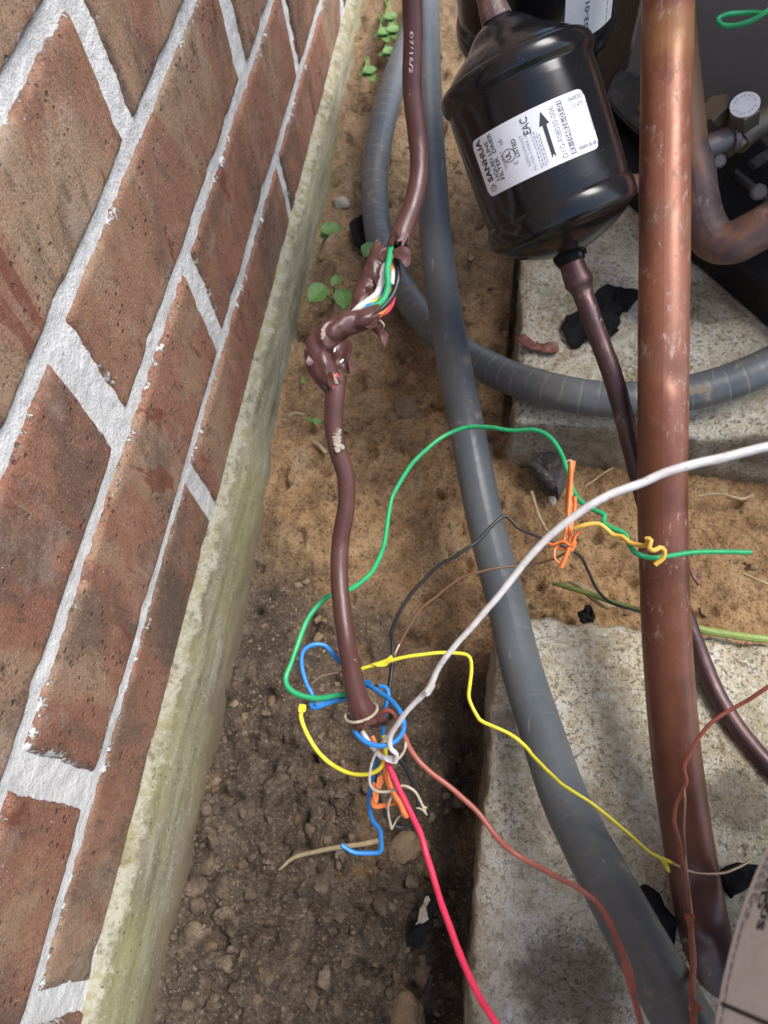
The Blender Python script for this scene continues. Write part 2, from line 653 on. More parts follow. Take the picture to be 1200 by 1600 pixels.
def mat_soil():
    n = N('damp_clay_soil', 0.92, spec=0.2)
    c = n.node('ShaderNodeNewGeometry').outputs['Position']
    x, y, z = n.sep(c)
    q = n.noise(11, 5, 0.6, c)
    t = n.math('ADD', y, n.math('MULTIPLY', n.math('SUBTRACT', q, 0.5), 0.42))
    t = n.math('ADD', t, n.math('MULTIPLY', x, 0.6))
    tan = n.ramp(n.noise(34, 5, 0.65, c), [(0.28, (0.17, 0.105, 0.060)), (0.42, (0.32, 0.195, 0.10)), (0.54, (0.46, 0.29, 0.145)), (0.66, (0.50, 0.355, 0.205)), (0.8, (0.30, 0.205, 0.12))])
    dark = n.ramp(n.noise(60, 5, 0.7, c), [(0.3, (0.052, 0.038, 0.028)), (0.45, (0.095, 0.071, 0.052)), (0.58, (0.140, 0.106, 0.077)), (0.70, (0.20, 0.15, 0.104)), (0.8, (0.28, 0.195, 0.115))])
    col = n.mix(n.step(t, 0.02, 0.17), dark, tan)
    och = n.step(n.noise(18, 3, 0.5, c, 1.0), 0.60, 0.68)
    col = n.mix(n.math('MULTIPLY', och, 0.55), col, (0.27, 0.16, 0.065))
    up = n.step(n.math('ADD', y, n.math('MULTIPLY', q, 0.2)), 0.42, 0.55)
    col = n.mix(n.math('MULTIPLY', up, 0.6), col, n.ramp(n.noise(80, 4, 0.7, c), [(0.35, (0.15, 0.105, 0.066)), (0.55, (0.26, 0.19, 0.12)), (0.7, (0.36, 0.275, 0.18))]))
    fine = n.noise(520, 4, 0.75, c)
    med = n.noise(190, 5, 0.75, c)
    col = n.mix(n.step(med, 0.34, 0.46, 0.5, 0), col, (0.06, 0.042, 0.03))
    col = n.mix(n.step(med, 0.57, 0.70, 0, 0.35), col, (0.34, 0.27, 0.19))
    col = n.mix(n.step(fine, 0.36, 0.48, 0.75, 0), col, (0.04, 0.028, 0.02))
    col = n.mix(n.step(fine, 0.57, 0.66, 0, 0.55), col, (0.46, 0.38, 0.28))
    rb = n.step(n.noise(75, 4, 0.7, c, 0.8), 0.60, 0.68)
    col = n.mix(n.math('MULTIPLY', rb, 0.5), col, (0.13, 0.085, 0.05))
    n.set('Base Color', col)
    n.set('Roughness', n.ramp(n.noise(30, 3, 0.5, c), [(0.4, (0.95,) * 3), (0.7, (0.7,) * 3)]))
    n.bump(n.math('ADD', n.math('MULTIPLY', n.noise(110, 6, 0.75, c), 1.0), n.math('ADD', n.math('MULTIPLY', fine, 0.4), n.math('MULTIPLY', med, 0.6))), 1.0, 0.004)
    return n.m


def mat_slab():
    n = N('weathered_concrete', 0.9, spec=0.25)
    c = n.node('ShaderNodeNewGeometry').outputs['Position']
    x, y, z = n.sep(c)
    big = n.noise(19, 6, 0.72, c)
    col = n.ramp(big, [(0.30, (0.37, 0.31, 0.205)), (0.42, (0.54, 0.48, 0.35)), (0.52, (0.68, 0.63, 0.50)), (0.62, (0.74, 0.70, 0.59)), (0.75, (0.57, 0.52, 0.375))])
    ag = n.noise(165, 6, 0.8, c)
    col = n.mix(n.step(ag, 0.53, 0.62, 0, 0.6), col, (0.40, 0.32, 0.205))
    col = n.mix(n.step(ag, 0.47, 0.38, 0, 0.8), col, (0.76, 0.745, 0.68))
    ag2 = n.noise(380, 4, 0.8, n.co('Object'))
    spots = n.math('MULTIPLY', n.step(ag2, 0.55, 0.63), n.step(n.noise(33, 4, 0.6, c), 0.40, 0.62, 0.25, 1))
    col = n.mix(n.math('MULTIPLY', spots, 0.55), col, (0.17, 0.125, 0.075))
    mo = n.step(n.noise(23, 5, 0.65, c, 0.4), 0.54, 0.68)
    col = n.mix(n.math('MULTIPLY', mo, 0.5), col, (0.25, 0.27, 0.125))
    st = n.step(n.noise(27, 6, 0.7, c, 0.6), 0.58, 0.70)
    col = n.mix(n.math('MULTIPLY', st, 0.45), col, (0.30, 0.20, 0.11))
    # mud washed on to the slabs in patches of their own
    for (px, py, rad, k) in MUD:
        m0 = n.math('MULTIPLY', n.math('SUBTRACT', x, px), n.math('SUBTRACT', x, px))
        m1 = n.math('MULTIPLY', n.math('SUBTRACT', y, py), n.math('SUBTRACT', y, py))
        d = n.math('ADD', n.math('SQRT', n.math('ADD', m0, m1)), n.math('MULTIPLY', n.math('SUBTRACT', n.noise(30, 6, 0.75, c), 0.5), rad * 1.5))
        col = n.mix(n.step(d, rad * 0.55, rad, k, 0), col, n.ramp(n.noise(120, 5, 0.75, c), [(0.35, (0.06, 0.045, 0.027)), (0.65, (0.16, 0.125, 0.08))]))
    fine = n.noise(620, 4, 0.75, c)
    col = n.mix(n.step(fine, 0.34, 0.46, 0.45, 0), col, (0.16, 0.13, 0.09))
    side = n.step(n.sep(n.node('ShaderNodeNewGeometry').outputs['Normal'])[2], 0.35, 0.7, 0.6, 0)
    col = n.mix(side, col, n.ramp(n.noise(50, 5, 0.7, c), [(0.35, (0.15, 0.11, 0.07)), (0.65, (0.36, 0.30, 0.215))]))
    n.set('Base Color', col)
    h = n.math('ADD', n.math('MULTIPLY', fine, 0.9), n.math('ADD', n.math('MULTIPLY', ag, -1.0), n.math('MULTIPLY', spots, -1.2)))
    n.bump(h, 1.0, 0.0018)
    return n.m


def mat_conduit(lines):
    n = N('grey_pvc_conduit', 0.38, spec=0.45)
    c = n.co()
    col = n.ramp(n.noise(30, 4, 0.6, c), [(0.3, (0.078, 0.093, 0.106)), (0.7, (0.106, 0.121, 0.134))])
    uv = n.sep(n.co('UV'))
    ph = n.math('ABSOLUTE', n.math('SUBTRACT', n.math('FRACT', n.math('DIVIDE', uv[0], 0.0102)), 0.5))
    ln = n.math('MULTIPLY', n.step(ph, 0.02, 0.07, 1, 0), n.step(n.noise(70, 3, 0.6, c), 0.40, 0.58))
    col = n.mix(n.math('MULTIPLY', ln, lines), col, (0.42, 0.36, 0.26))
    d1 = n.math('MULTIPLY', n.step(n.noise(75, 5, 0.7, c), 0.58, 0.68), n.step(n.noise(9, 2, 0.5, c), 0.48, 0.6))
    col = n.mix(n.math('MULTIPLY', d1, 0.75), col, (0.30, 0.23, 0.14))
    film = n.step(n.noise(16, 6, 0.75, c), 0.42, 0.75, 0, 0.32)
    col = n.mix(film, col, (0.24, 0.215, 0.17))
    sc = n.step(n.noise(300, 2, 0.5, n.co(scale=(1, 0.15, 1))), 0.70, 0.74)
    col = n.mix(n.math('MULTIPLY', sc, 0.4), col, (0.33, 0.33, 0.32))
    n.set('Base Color', col)
    n.set('Roughness', n.mix(d1, n.ramp(n.noise(40, 3, 0.6, c), [(0.3, (0.32,) * 3), (0.7, (0.46,) * 3)]), (0.9,) * 3))
    n.bump(n.math('ADD', n.noise(160, 3, 0.5, c), n.math('MULTIPLY', d1, 0.8)), 0.18, 0.0008)
    return n.m


def mat_jacket():
    n = N('brown_cable_jacket', 0.34, spec=0.45)
    c = n.co()
    col = n.ramp(n.noise(50, 4, 0.6, c), [(0.3, (0.062, 0.024, 0.021)), (0.7, (0.098, 0.042, 0.036))])
    d = n.step(n.noise(330, 4, 0.7, c), 0.67, 0.73)
    col = n.mix(n.math('MULTIPLY', d, 0.6), col, (0.45, 0.35, 0.28))
    n.set('Base Color', col)
    n.set('Roughness', n.ramp(n.noise(90, 4, 0.6, c), [(0.3, (0.28,) * 3), (0.7, (0.45,) * 3)]))
    n.bump(n.noise(140, 4, 0.6, c), 0.2, 0.0008)
    return n.m


def mat_copper(kind):
    n = N('oxidised_copper_' + kind, 0.36, 0.75, 0.5)
    c = n.co()
    u = n.sep(n.co('UV'))[0]
    if kind == 'suction_line':
        mt2 = n.noise(95, 5, 0.7, n.co(scale=(1, 0.5, 0.5)))
        base = n.ramp(n.noise(16, 5, 0.6, c, 0.4), [(0.3, (0.165, 0.062, 0.040)), (0.44, (0.25, 0.092, 0.055)), (0.58, (0.31, 0.122, 0.072)), (0.70, (0.27, 0.135, 0.088)), (0.85, (0.17, 0.10, 0.08))])
        base = n.mix(n.step(mt2, 0.46, 0.34, 0, 0.5), base, (0.12, 0.045, 0.032))
        base = n.mix(n.step(mt2, 0.55, 0.68, 0, 0.4), base, (0.40, 0.20, 0.13))
        dk = n.step(n.math('ADD', u, n.math('MULTIPLY', n.noise(20, 3, 0.5, c), 0.06)), 0.17, 0.30)
        base = n.mix(n.math('MULTIPLY', dk, 0.78), base, n.ramp(n.noise(40, 5, 0.7, c), [(0.35, (0.060, 0.023, 0.015)), (0.6, (0.120, 0.044, 0.029))]))
        tip = n.step(n.math('ADD', u, n.math('MULTIPLY', n.noise(45, 4, 0.6, c), 0.03)), 0.425, 0.46)
        base = n.mix(n.math('MULTIPLY', tip, 0.8), base, (0.06, 0.03, 0.03))
        top = n.math('MULTIPLY', n.step(n.math('ADD', u, n.math('MULTIPLY', n.noise(60, 3, 0.5, c), 0.012)), 0.029, 0.041, 1, 0), 1.0)
        base = n.mix(n.math('MULTIPLY', top, 0.7), base, (0.24, 0.15, 0.14))
        ring = n.math('MULTIPLY', n.step(u, 0.034, 0.043), n.step(u, 0.050, 0.070, 1, 0))
        base = n.mix(n.math('MULTIPLY', ring, 0.4), base, (0.45, 0.24, 0.08))
        rg, mt = (0.28, 0.46), 0.28
    elif kind == 'liquid_line':
        base = n.ramp(n.noise(30, 4, 0.6, c), [(0.3, (0.060, 0.036, 0.039)), (0.55, (0.095, 0.056, 0.058)), (0.75, (0.15, 0.085, 0.075))])
        top = n.step(n.math('ADD', u, n.math('MULTIPLY', n.noise(90, 3, 0.6, c), 0.006)), 0.010, 0.017, 1, 0)
        base = n.mix(n.math('MULTIPLY', top, 0.55), base, (0.15, 0.055, 0.045))
        rg, mt = (0.32, 0.5), 0.6
    elif kind == 'bare_wire':
        base = n.ramp(n.noise(80, 3, 0.6, c), [(0.3, (0.22, 0.12, 0.075)), (0.7, (0.55, 0.38, 0.27))])
        rg, mt = (0.3, 0.5), 0.7
    else:
        base = n.ramp(n.noise(42, 5, 0.65, c, 0.7), [(0.3, (0.085, 0.058, 0.058)), (0.48, (0.14, 0.092, 0.086)), (0.6, (0.23, 0.115, 0.07)), (0.72, (0.18, 0.13, 0.115))])
        up = n.step(n.math('ADD', u, n.math('MULTIPLY', n.noise(70, 3, 0.6, c), 0.014)), 0.094, 0.101, 1, 0)
        base = n.mix(n.math('MULTIPLY', up, 0.75), base, n.ramp(n.step(u, 0.075, 0.097), [(0.0, (0.22, 0.135, 0.075)), (0.6, (0.25, 0.13, 0.06)), (1.0, (0.38, 0.185, 0.06))]))
        rg, mt = (0.45, 0.65), 0.3
    du = n.math('MULTIPLY', n.step(n.noise(240, 6, 0.8, n.co(scale=(1, 0.45, 0.45))), 0.54, 0.68), n.step(n.noise(14, 3, 0.6, c), 0.44, 0.62))
    base = n.mix(n.math('MULTIPLY', du, 0.65), base, (0.50, 0.42, 0.36))
    sp = n.step(n.voro(420, c), 0.06, 0.11, 1, 0)
    sp = n.math('MULTIPLY', sp, n.step(n.noise(40, 2, 0.5, c), 0.55, 0.65))
    base = n.mix(n.math('MULTIPLY', sp, 0.7), base, (0.05, 0.03, 0.03))
    n.set('Base Color', base)
    n.set('Metallic', n.math('SUBTRACT', mt, n.math('MULTIPLY', du, mt), True))
    n.set('Roughness', n.mix(du, n.ramp(n.noise(55, 5, 0.65, c), [(0.3, (rg[0],) * 3), (0.7, (rg[1],) * 3)]), (0.85,) * 3))
    n.bump(n.math('ADD', n.noise(110, 4, 0.55, c), n.math('MULTIPLY', du, 0.6)), 0.16, 0.0008)
    return n.m


def mat_drier():
    n = N('black_gloss_enamel', 0.2, spec=0.45)
    c = n.co()
    d = n.math('MULTIPLY', n.step(n.noise(700, 4, 0.8, c), 0.64, 0.72), n.step(n.noise(24, 3, 0.6, c), 0.42, 0.66))
    film = n.step(n.noise(20, 4, 0.65, c), 0.45, 0.8, 0, 0.10)
    col = n.mix(film, (0.0065, 0.0065, 0.008), (0.07, 0.06, 0.05))
    col = n.mix(n.math('MULTIPLY', d, 0.55), col, (0.30, 0.25, 0.2))
    n.set('Base Color', col)
    n.set('Roughness', n.mix(d, n.ramp(n.noise(45, 4, 0.6, c), [(0.35, (0.14,) * 3), (0.7, (0.30,) * 3)]), (0.7,) * 3))
    n.bump(n.noise(90, 3, 0.5, c), 0.06, 0.0006)
    return n.m


def mat_leaf():
    n = N('green_leaf', 0.5, spec=0.4)
    u, v, _w = n.sep(n.co('UV'))
    a = n.math('ABSOLUTE', u)
    c = n.co(rnd=True)
    col = n.ramp(n.noise(120, 5, 0.65, c), [(0.3, (0.050, 0.135, 0.026)), (0.55, (0.095, 0.215, 0.045)), (0.75, (0.15, 0.25, 0.06))])
    sv = n.math('ABSOLUTE', n.math('SUBTRACT', n.math('FRACT', n.math('SUBTRACT', n.math('MULTIPLY', v, 5.0), n.math('MULTIPLY', a, 1.6))), 0.5))
    ve = n.math('MAXIMUM', n.step(a, 0.03, 0.09, 1, 0), n.step(sv, 0.03, 0.10, 0.6, 0))
    col = n.mix(n.math('MULTIPLY', ve, 0.5), col, (0.22, 0.34, 0.12))
    hole = n.math('MULTIPLY', n.step(n.noise(330, 3, 0.6, c), 0.62, 0.68), 0.6)
    col = n.mix(hole, col, (0.26, 0.22, 0.10))
    n.set('Base Color', col)
    n.bump(n.math('SUBTRACT', n.noise(200, 3, 0.6, c), ve), 0.5, 0.0006)
    return n.m


def mat_crumb():
    n = N('soil_crumbs', 0.95, spec=0.15)
    c = n.node('ShaderNodeNewGeometry').outputs['Position']
    col = n.ramp(n.noise(95, 2, 0.5, c), [(0.30, (0.075, 0.056, 0.042)), (0.46, (0.15, 0.113, 0.080)), (0.60, (0.225, 0.170, 0.120)), (0.74, (0.33, 0.26, 0.185))])
    yy = n.sep(c)[1]
    tn = n.ramp(n.noise(95, 2, 0.5, c), [(0.30, (0.19, 0.125, 0.072)), (0.5, (0.33, 0.225, 0.13)), (0.7, (0.44, 0.335, 0.22))])
    col = n.mix(n.step(n.math('ADD', yy, n.math('MULTIPLY', n.noise(20, 3, 0.5, c), 0.1)), 0.09, 0.19), col, tn)
    oc = n.step(n.noise(60, 2, 0.5, n.co(scale=(1.3, 1, 1))), 0.62, 0.68)
    col = n.mix(n.math('MULTIPLY', oc, 0.6), col, (0.28, 0.165, 0.075))
    f = n.noise(600, 4, 0.8, c)
    col = n.mix(n.step(f, 0.46, 0.34, 0, 0.6), col, (0.03, 0.022, 0.016))
    col = n.mix(n.step(f, 0.58, 0.68, 0, 0.4), col, (0.40, 0.33, 0.25))
    n.set('Base Color', col)
    n.bump(n.math('ADD', f, n.noise(240, 4, 0.7, c)), 1.0, 0.002)
    return n.m


def mat_plain(name, col, rough=0.5, metal=0.0, var=0.15, scale=120, dirt=0.0, dcol=(0.25, 0.2, 0.15), bump=0.1, spec=0.5, bd=0.0006):
    n = N(name, rough, metal, spec)
    c = n.co()
    lo = tuple(max(0, v * (1 - var)) for v in col)
    hi = tuple(min(1, v * (1 + var)) for v in col)
    b = n.ramp(n.noise(scale, 4, 0.6, c), [(0.3, lo), (0.7, hi)])
    if dirt:
        b = n.mix(n.math('MULTIPLY', n.step(n.noise(scale * 2.2, 5, 0.7, c), 0.52, 0.68), dirt), b, dcol)
    n.set('Base Color', b)
    n.set('Roughness', n.ramp(n.noise(scale * 0.7, 3, 0.6, c), [(0.3, (max(0.05, rough - 0.08),) * 3), (0.7, (min(1, rough + 0.1),) * 3)]))
    if bump:
        n.bump(n.noise(scale * 3, 4, 0.6, c), bump, bd)
    return n.m


M = dict(
    brick=mat_brick(), mortar=mat_mortar(), foundation=mat_foundation(), soil=mat_soil(), slab=mat_slab(),
    conduit=mat_conduit(0.07), hose=mat_conduit(0.32), jacket=mat_jacket(),
    suction=mat_copper('suction_line'), liquid=mat_copper('liquid_line'), elbow=mat_copper('elbow'), bare=mat_copper('bare_wire'),
    drier=mat_drier(),
    label=mat_plain('white_label_film', (0.74, 0.76, 0.80), 0.35, var=0.03, dirt=0.12, bump=0.03),
    ink=mat_plain('black_print', (0.03, 0.03, 0.035), 0.5, bump=0),
    greyink=mat_plain('faded_grey_print', (0.30, 0.30, 0.33), 0.5, bump=0),
    violetink=mat_plain('violet_grey_print', (0.17, 0.16, 0.21), 0.5, bump=0),
    white_print=mat_plain('pale_print', (0.62, 0.50, 0.46), 0.6, bump=0),
    panel=mat_plain('brown_grey_painted_steel', (0.19, 0.178, 0.172), 0.42, var=0.05, scale=40, dirt=0.12, dcol=(0.16, 0.15, 0.14), bump=0.12),
    post=mat_plain('dark_bronze_post', (0.060, 0.048, 0.036), 0.4, var=0.1, dirt=0.3),
    pan=mat_plain('black_powder_coat', (0.006, 0.006, 0.007), 0.5, var=0.2, dirt=0.18, dcol=(0.05, 0.045, 0.04), spec=0.3),
    bracket=mat_plain('dull_grey_steel', (0.075, 0.075, 0.075), 0.45, 0.3, dirt=0.5, dcol=(0.22, 0.19, 0.15), scale=80),
    brass=mat_plain('tarnished_brass', (0.17, 0.145, 0.105), 0.42, 0.55, dirt=0.4, dcol=(0.10, 0.08, 0.06), scale=90),
    bolt=mat_plain('zinc_bolt', (0.17, 0.165, 0.155), 0.45, 0.5, dirt=0.6, scale=200),
    tube=mat_plain('grey_violet_copper_stub', (0.20, 0.165, 0.165), 0.5, 0.4, dirt=0.4, dcol=(0.10, 0.08, 0.08), scale=70),
    scrap=mat_plain('black_foam_and_shade', (0.010, 0.010, 0.011), 0.9, spec=0.2, var=0.4, scale=160, dirt=0.06, dcol=(0.12, 0.10, 0.08), bump=0.6, bd=0.002),
    char=mat_plain('grey_charred_scrap', (0.055, 0.052, 0.052), 0.8, var=0.5, scale=120, dirt=0.6, dcol=(0.22, 0.18, 0.13), bump=0.8, bd=0.002),
    stone=mat_plain('pale_stone', (0.30, 0.27, 0.225), 0.9, var=0.25, scale=130, dirt=0.4, bump=0.5, bd=0.001),
    clod=mat_plain('clay_clod', (0.21, 0.145, 0.085), 0.95, var=0.35, scale=130, dirt=0.4, dcol=(0.10, 0.07, 0.045), bump=0.9, bd=0.002),
    crumb=mat_crumb(),
    leaf=mat_leaf(),
    stem=mat_plain('pale_green_stem', (0.16, 0.24, 0.07), 0.6, var=0.2),
    blade=mat_plain('grass_blade', (0.19, 0.26, 0.07), 0.6, var=0.4, scale=60),
    straw=mat_plain('dry_straw', (0.36, 0.28, 0.16), 0.8, var=0.3, scale=150),
    rust=mat_plain('red_brown_scrap', (0.16, 0.06, 0.045), 0.5, var=0.3, scale=90, dirt=0.3),
    tan=mat_plain('frayed_pull_string', (0.40, 0.34, 0.26), 0.9, var=0.25, scale=300, bump=0.3),
    teal=mat_plain('teal_green_print', (0.02, 0.14, 0.11), 0.5, bump=0),
)


def wire_mat(name, col, rough=0.42, dirt=0.38):
    return mat_plain(name, col, rough, var=0.10, scale=170, dirt=dirt, dcol=tuple(v * 0.55 for v in col), bump=0.12)


M.update(
    green=wire_mat('green_insulation', (0.018, 0.33, 0.125)), blue=wire_mat('blue_insulation', (0.018, 0.19, 0.52)),
    yellow=wire_mat('yellow_insulation', (0.66, 0.58, 0.035)), gold=wire_mat('golden_yellow_insulation', (0.66, 0.42, 0.07)),
    orange=wire_mat('orange_insulation', (0.68, 0.19, 0.05)), red=wire_mat('pink_red_insulation', (0.62, 0.03, 0.085)),
    white=wire_mat('white_insulation', (0.56, 0.55, 0.54), 0.5, 0.6), black=wire_mat('black_insulation', (0.014, 0.014, 0.016)),
    brown=wire_mat('red_brown_insulation', (0.30, 0.085, 0.060)), chest=wire_mat('dark_brown_insulation', (0.13, 0.065, 0.035)),
)

ex, ey, ez = np.eye(3)
ZS = CAMH - 0.395               # top of the concrete slabs


# ------------------------------------------------------------------ soil
def soil_base(x, y):
    h = np.interp(y, [-0.3, -0.08, 0.12, 0.3, 0.5, 0.76, 1.2], [-0.012, -0.012, -0.014, 0.006, 0.008, 0.02, 0.03])
    tr = np.clip((0.155 - y) / 0.05, 0, 1)
    tr = tr * tr * (3 - 2 * tr)
    h = h - 0.034 * tr * np.exp(-((x - 0.010) / 0.021) ** 2)
    h = h - 0.050 * tr * (x > 0.03)
    u = np.clip((y - 0.28) / 0.04, 0, 1) * (x > 0.012)
    h = h - 0.02 * u
    return h


def soil_h(x, y):
    p = np.stack([x, y, np.zeros_like(x)], -1)
    h = soil_base(x, y)
    low = np.clip((0.13 - y) / 0.09, 0, 1)
    h = h + 0.009 * fbm(p, 14, 3) + (0.0045 + 0.0025 * low) * fbm(p, 45, 3, off=4.0) + (0.0030 + 0.0010 * low) * fbm(p, 140, 3, 0.65, off=9.0)
    a = np.abs(fbm(p, 34, 2, off=31.0))
    h = h - (0.002 + 0.004 * low) * np.exp(-(a / 0.06) ** 2) * np.clip(fbm(p, 9, 2, off=77.0) * 6, 0, 1)
    pit = fbm(p, 55, 2, off=50.0)
    h = h - 0.008 * np.clip((pit - 0.30) / 0.16, 0, 1)
    cl = fbm(p, 85, 2, off=61.0)
    h = h + (0.0012 + 0.0050 * low) * np.clip((cl - 0.18) / 0.14, 0, 1) * np.clip(0.5 + 3 * fbm(p, 20, 2, off=88.0), 0, 1)
    return h


xs = np.concatenate([[-3, -1, -0.4], np.arange(-0.2, 0.30, 0.0017), np.arange(0.31, 1.0, 0.03), [2, 4]])
ys = np.concatenate([[-3, -1.2, -0.5], np.arange(-0.2, 0.42, 0.0017), np.arange(0.42, 1.0, 0.0034), [1.1, 1.4, 2.2, 4]])
gx, gy = np.meshgrid(xs, ys, indexing='ij')
SH = soil_h(gx, gy)
V = np.stack([gx, gy, SH], -1).reshape(-1, 3)
ny = len(ys)
ii, jj = np.meshgrid(np.arange(len(xs) - 1), np.arange(ny - 1), indexing='ij')
a = (ii * ny + jj).ravel()
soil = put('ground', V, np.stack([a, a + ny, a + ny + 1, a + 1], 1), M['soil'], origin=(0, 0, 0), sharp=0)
tag(soil, 'bare damp clay soil between the house wall and the concrete slabs', kind='structure')


def hs(x, y):
    return float(soil_h(np.array([x]), np.array([y]))[0])


# crumbs of soil and grit lying loose: nobody could count them
import bmesh
mb = MB()
bm = bmesh.new()
bmesh.ops.create_icosphere(bm, subdivisions=1, radius=1)
icoV = np.array([v.co[:] for v in bm.verts])
icoF = [tuple(v.index for v in f.verts) for f in bm.faces]
bm.free()
NC = 19000
cx = RNG.uniform(-0.150, 0.27, NC)
cy = RNG.uniform(-0.14, 0.72, NC)
keep = ~((cx > 0.012) & ((cy < 0.14) | (cy > 0.262)))
dens = np.clip(0.55 + 2.2 * fbm(np.stack([cx, cy, 0 * cx], -1), 16, 2, off=13.0) + 0.9 * np.clip(0.12 - cy, 0, 0.2) * 5, 0.06, 1)
dens = dens * np.where(cy > 0.11, 0.32, 0.85)
keep &= RNG.uniform(0, 1, NC) < dens
cx, cy = cx[keep], cy[keep]
cz = soil_h(cx, cy)
big = (RNG.uniform(0, 1, len(cx)) < 0.018) & (cy < 0.06) & (cx > -0.14)
for k in range(len(cx)):
    r = 0.0005 + 0.00075 * RNG.exponential() * (1.25 if cy[k] < 0.06 else 0.8)
    r = min(r, 0.0048)
    if big[k]:
        r = RNG.uniform(0.003, 0.0062)
    v = icoV * (1 + 0.28 * RNG.normal(size=(len(icoV), 1))).clip(0.55, 1.5) * r * np.array([1, RNG.uniform(0.7, 1.2), RNG.uniform(0.5, 0.9)])
    mb.add(v + np.array([cx[k], cy[k], cz[k] + r * 0.1]), icoF)
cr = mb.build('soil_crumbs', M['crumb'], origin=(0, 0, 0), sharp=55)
tag(cr, 'loose crumbs of soil and grit scattered over the bare ground', kind='stuff')

# ------------------------------------------------------------------ brick wall
WX = -0.165
wall = thing('brick_wall', 'red and tan brick house wall with thick pale mortar joints', 'wall', (WX, 0.3, 0.05))
beds = [CAMH + v for v in (-0.416, -0.3575, -0.2845, -0.2125, -0.1485, -0.080, -0.012, 0.056)]
# last perpend joint centres: one known joint per course, pitch 0.262
perp = [(0.191, 0.0115), (0.0165, 0.0145), (0.1675, 0.019), (0.277, 0.0145), (0.150, 0.016), (0.282, 0.016), (0.155, 0.016)]


def brick_mesh(name, hy, hz, seed, res):
    """front half of a brick: face grid with worn arrises, sides running back into the joint; origin at the face centre"""
    nyv, nzv = max(4, int(2 * hy / res)), max(4, int(2 * hz / res))
    yy, zz = np.linspace(-1, 1, nyv), np.linspace(-1, 1, nzv)
    Yg, Zg = np.meshgrid(yy, zz, indexing='ij')
    Y, Zv = Yg * hy, Zg * hz
    p = np.stack([0 * Y, Y, Zv], -1)
    edge = np.minimum(hy - np.abs(Y), hz - np.abs(Zv))
    wob = fbm(p, 90, 3, off=seed)
    x = 0.0006 * fbm(p, 60, 3, off=seed + 3) + 0.0009 * fbm(p, 18, 2, off=seed + 8)
    chip = np.clip(fbm(p, 45, 3, off=seed + 20) - 0.12, 0, 1) * np.exp(-edge / 0.006) * 0.010
    x = x - 0.0034 * np.exp(-edge / (0.0007 + 0.0004 * (wob + 1))) - 0.5 * chip
    Y = Y + np.sign(Yg) * 0.0011 * wob * (np.abs(Yg) > 0.9)
    Zv = Zv + np.sign(Zg) * 0.0011 * wob * (np.abs(Zg) > 0.8)
    top = np.stack([x, Y, Zv], -1).reshape(-1, 3)
    idx = np.arange(nyv * nzv).reshape(nyv, nzv)
    Fs = np.stack([idx[:-1, :-1], idx[1:, :-1], idx[1:, 1:], idx[:-1, 1:]], -1).reshape(-1, 4).tolist()
    rim = np.concatenate([idx[:, 0], idx[-1, 1:], idx[-2::-1, -1], idx[0, -2:0:-1]])
    back = top[rim].copy()
    back[:, 0] = -0.03
    n0 = len(top)
    R = len(rim)
    for k in range(R):
        k2 = (k + 1) % R
        Fs.append((rim[k2], rim[k], n0 + k, n0 + k2))
    V = np.concatenate([top, back])
    ed = np.concatenate([edge.ravel(), np.zeros(R)])
    return V, Fs, ed


k = 0
for ci in range(len(beds) - 1):
    z0, z1 = beds[ci], beds[ci + 1]
    jt = 0.0088 if ci else 0.009
    zb = z0 + ((0.0085 if ci == 4 else jt) / 2 if ci else 0.003)
    zt = z1 - (0.0080 if ci == 3 else jt) / 2
    pc, pw = perp[ci]
    n0 = -2
    for q in range(-2, 4):
        ya = pc + q * 0.262 + pw / 2 + RNG.uniform(-0.001, 0.001)
        yb = pc + (q + 1) * 0.262 - pw / 2 + RNG.uniform(-0.001, 0.001)
        if yb < -0.2 or ya > 0.95:
            continue
        near = ya < 0.62 and ci < 5
        V, Fs, ed = brick_mesh('brick', (yb - ya) / 2, (zt - zb) / 2, 3.7 * k + 1, 0.0016 if near else 0.005)
        loc = np.array([WX + RNG.uniform(-0.0006, 0.0010), (ya + yb) / 2, (zb + zt) / 2])
        b = put('brick', V + loc, Fs, M['brick'], wall, attrs={'edge': ed}, origin=loc, sharp=50)
        k += 1

# mortar bed behind and between the bricks, almost flush
my = np.arange(-0.22, 0.98, 0.0016)
mz = np.arange(beds[0] - 0.006, beds[-1], 0.0016)
Yg, Zg = np.meshgrid(my, mz, indexing='ij')
p = np.stack([0 * Yg, Yg, Zg], -1)
x = WX - 0.0023 + 0.0010 * fbm(p, 30, 3, off=2.0) + 0.0011 * fbm(p, 120, 3, off=5.0) + 0.0006 * fbm(p, 420, 2, off=8.0)
idx = np.arange(Yg.size).reshape(Yg.shape)
Fs = np.stack([idx[:-1, :-1], idx[1:, :-1], idx[1:, 1:], idx[:-1, 1:]], -1).reshape(-1, 4)
put('mortar', np.stack([x, Yg, Zg], -1).reshape(-1, 3), Fs, M['mortar'], wall, sharp=0)


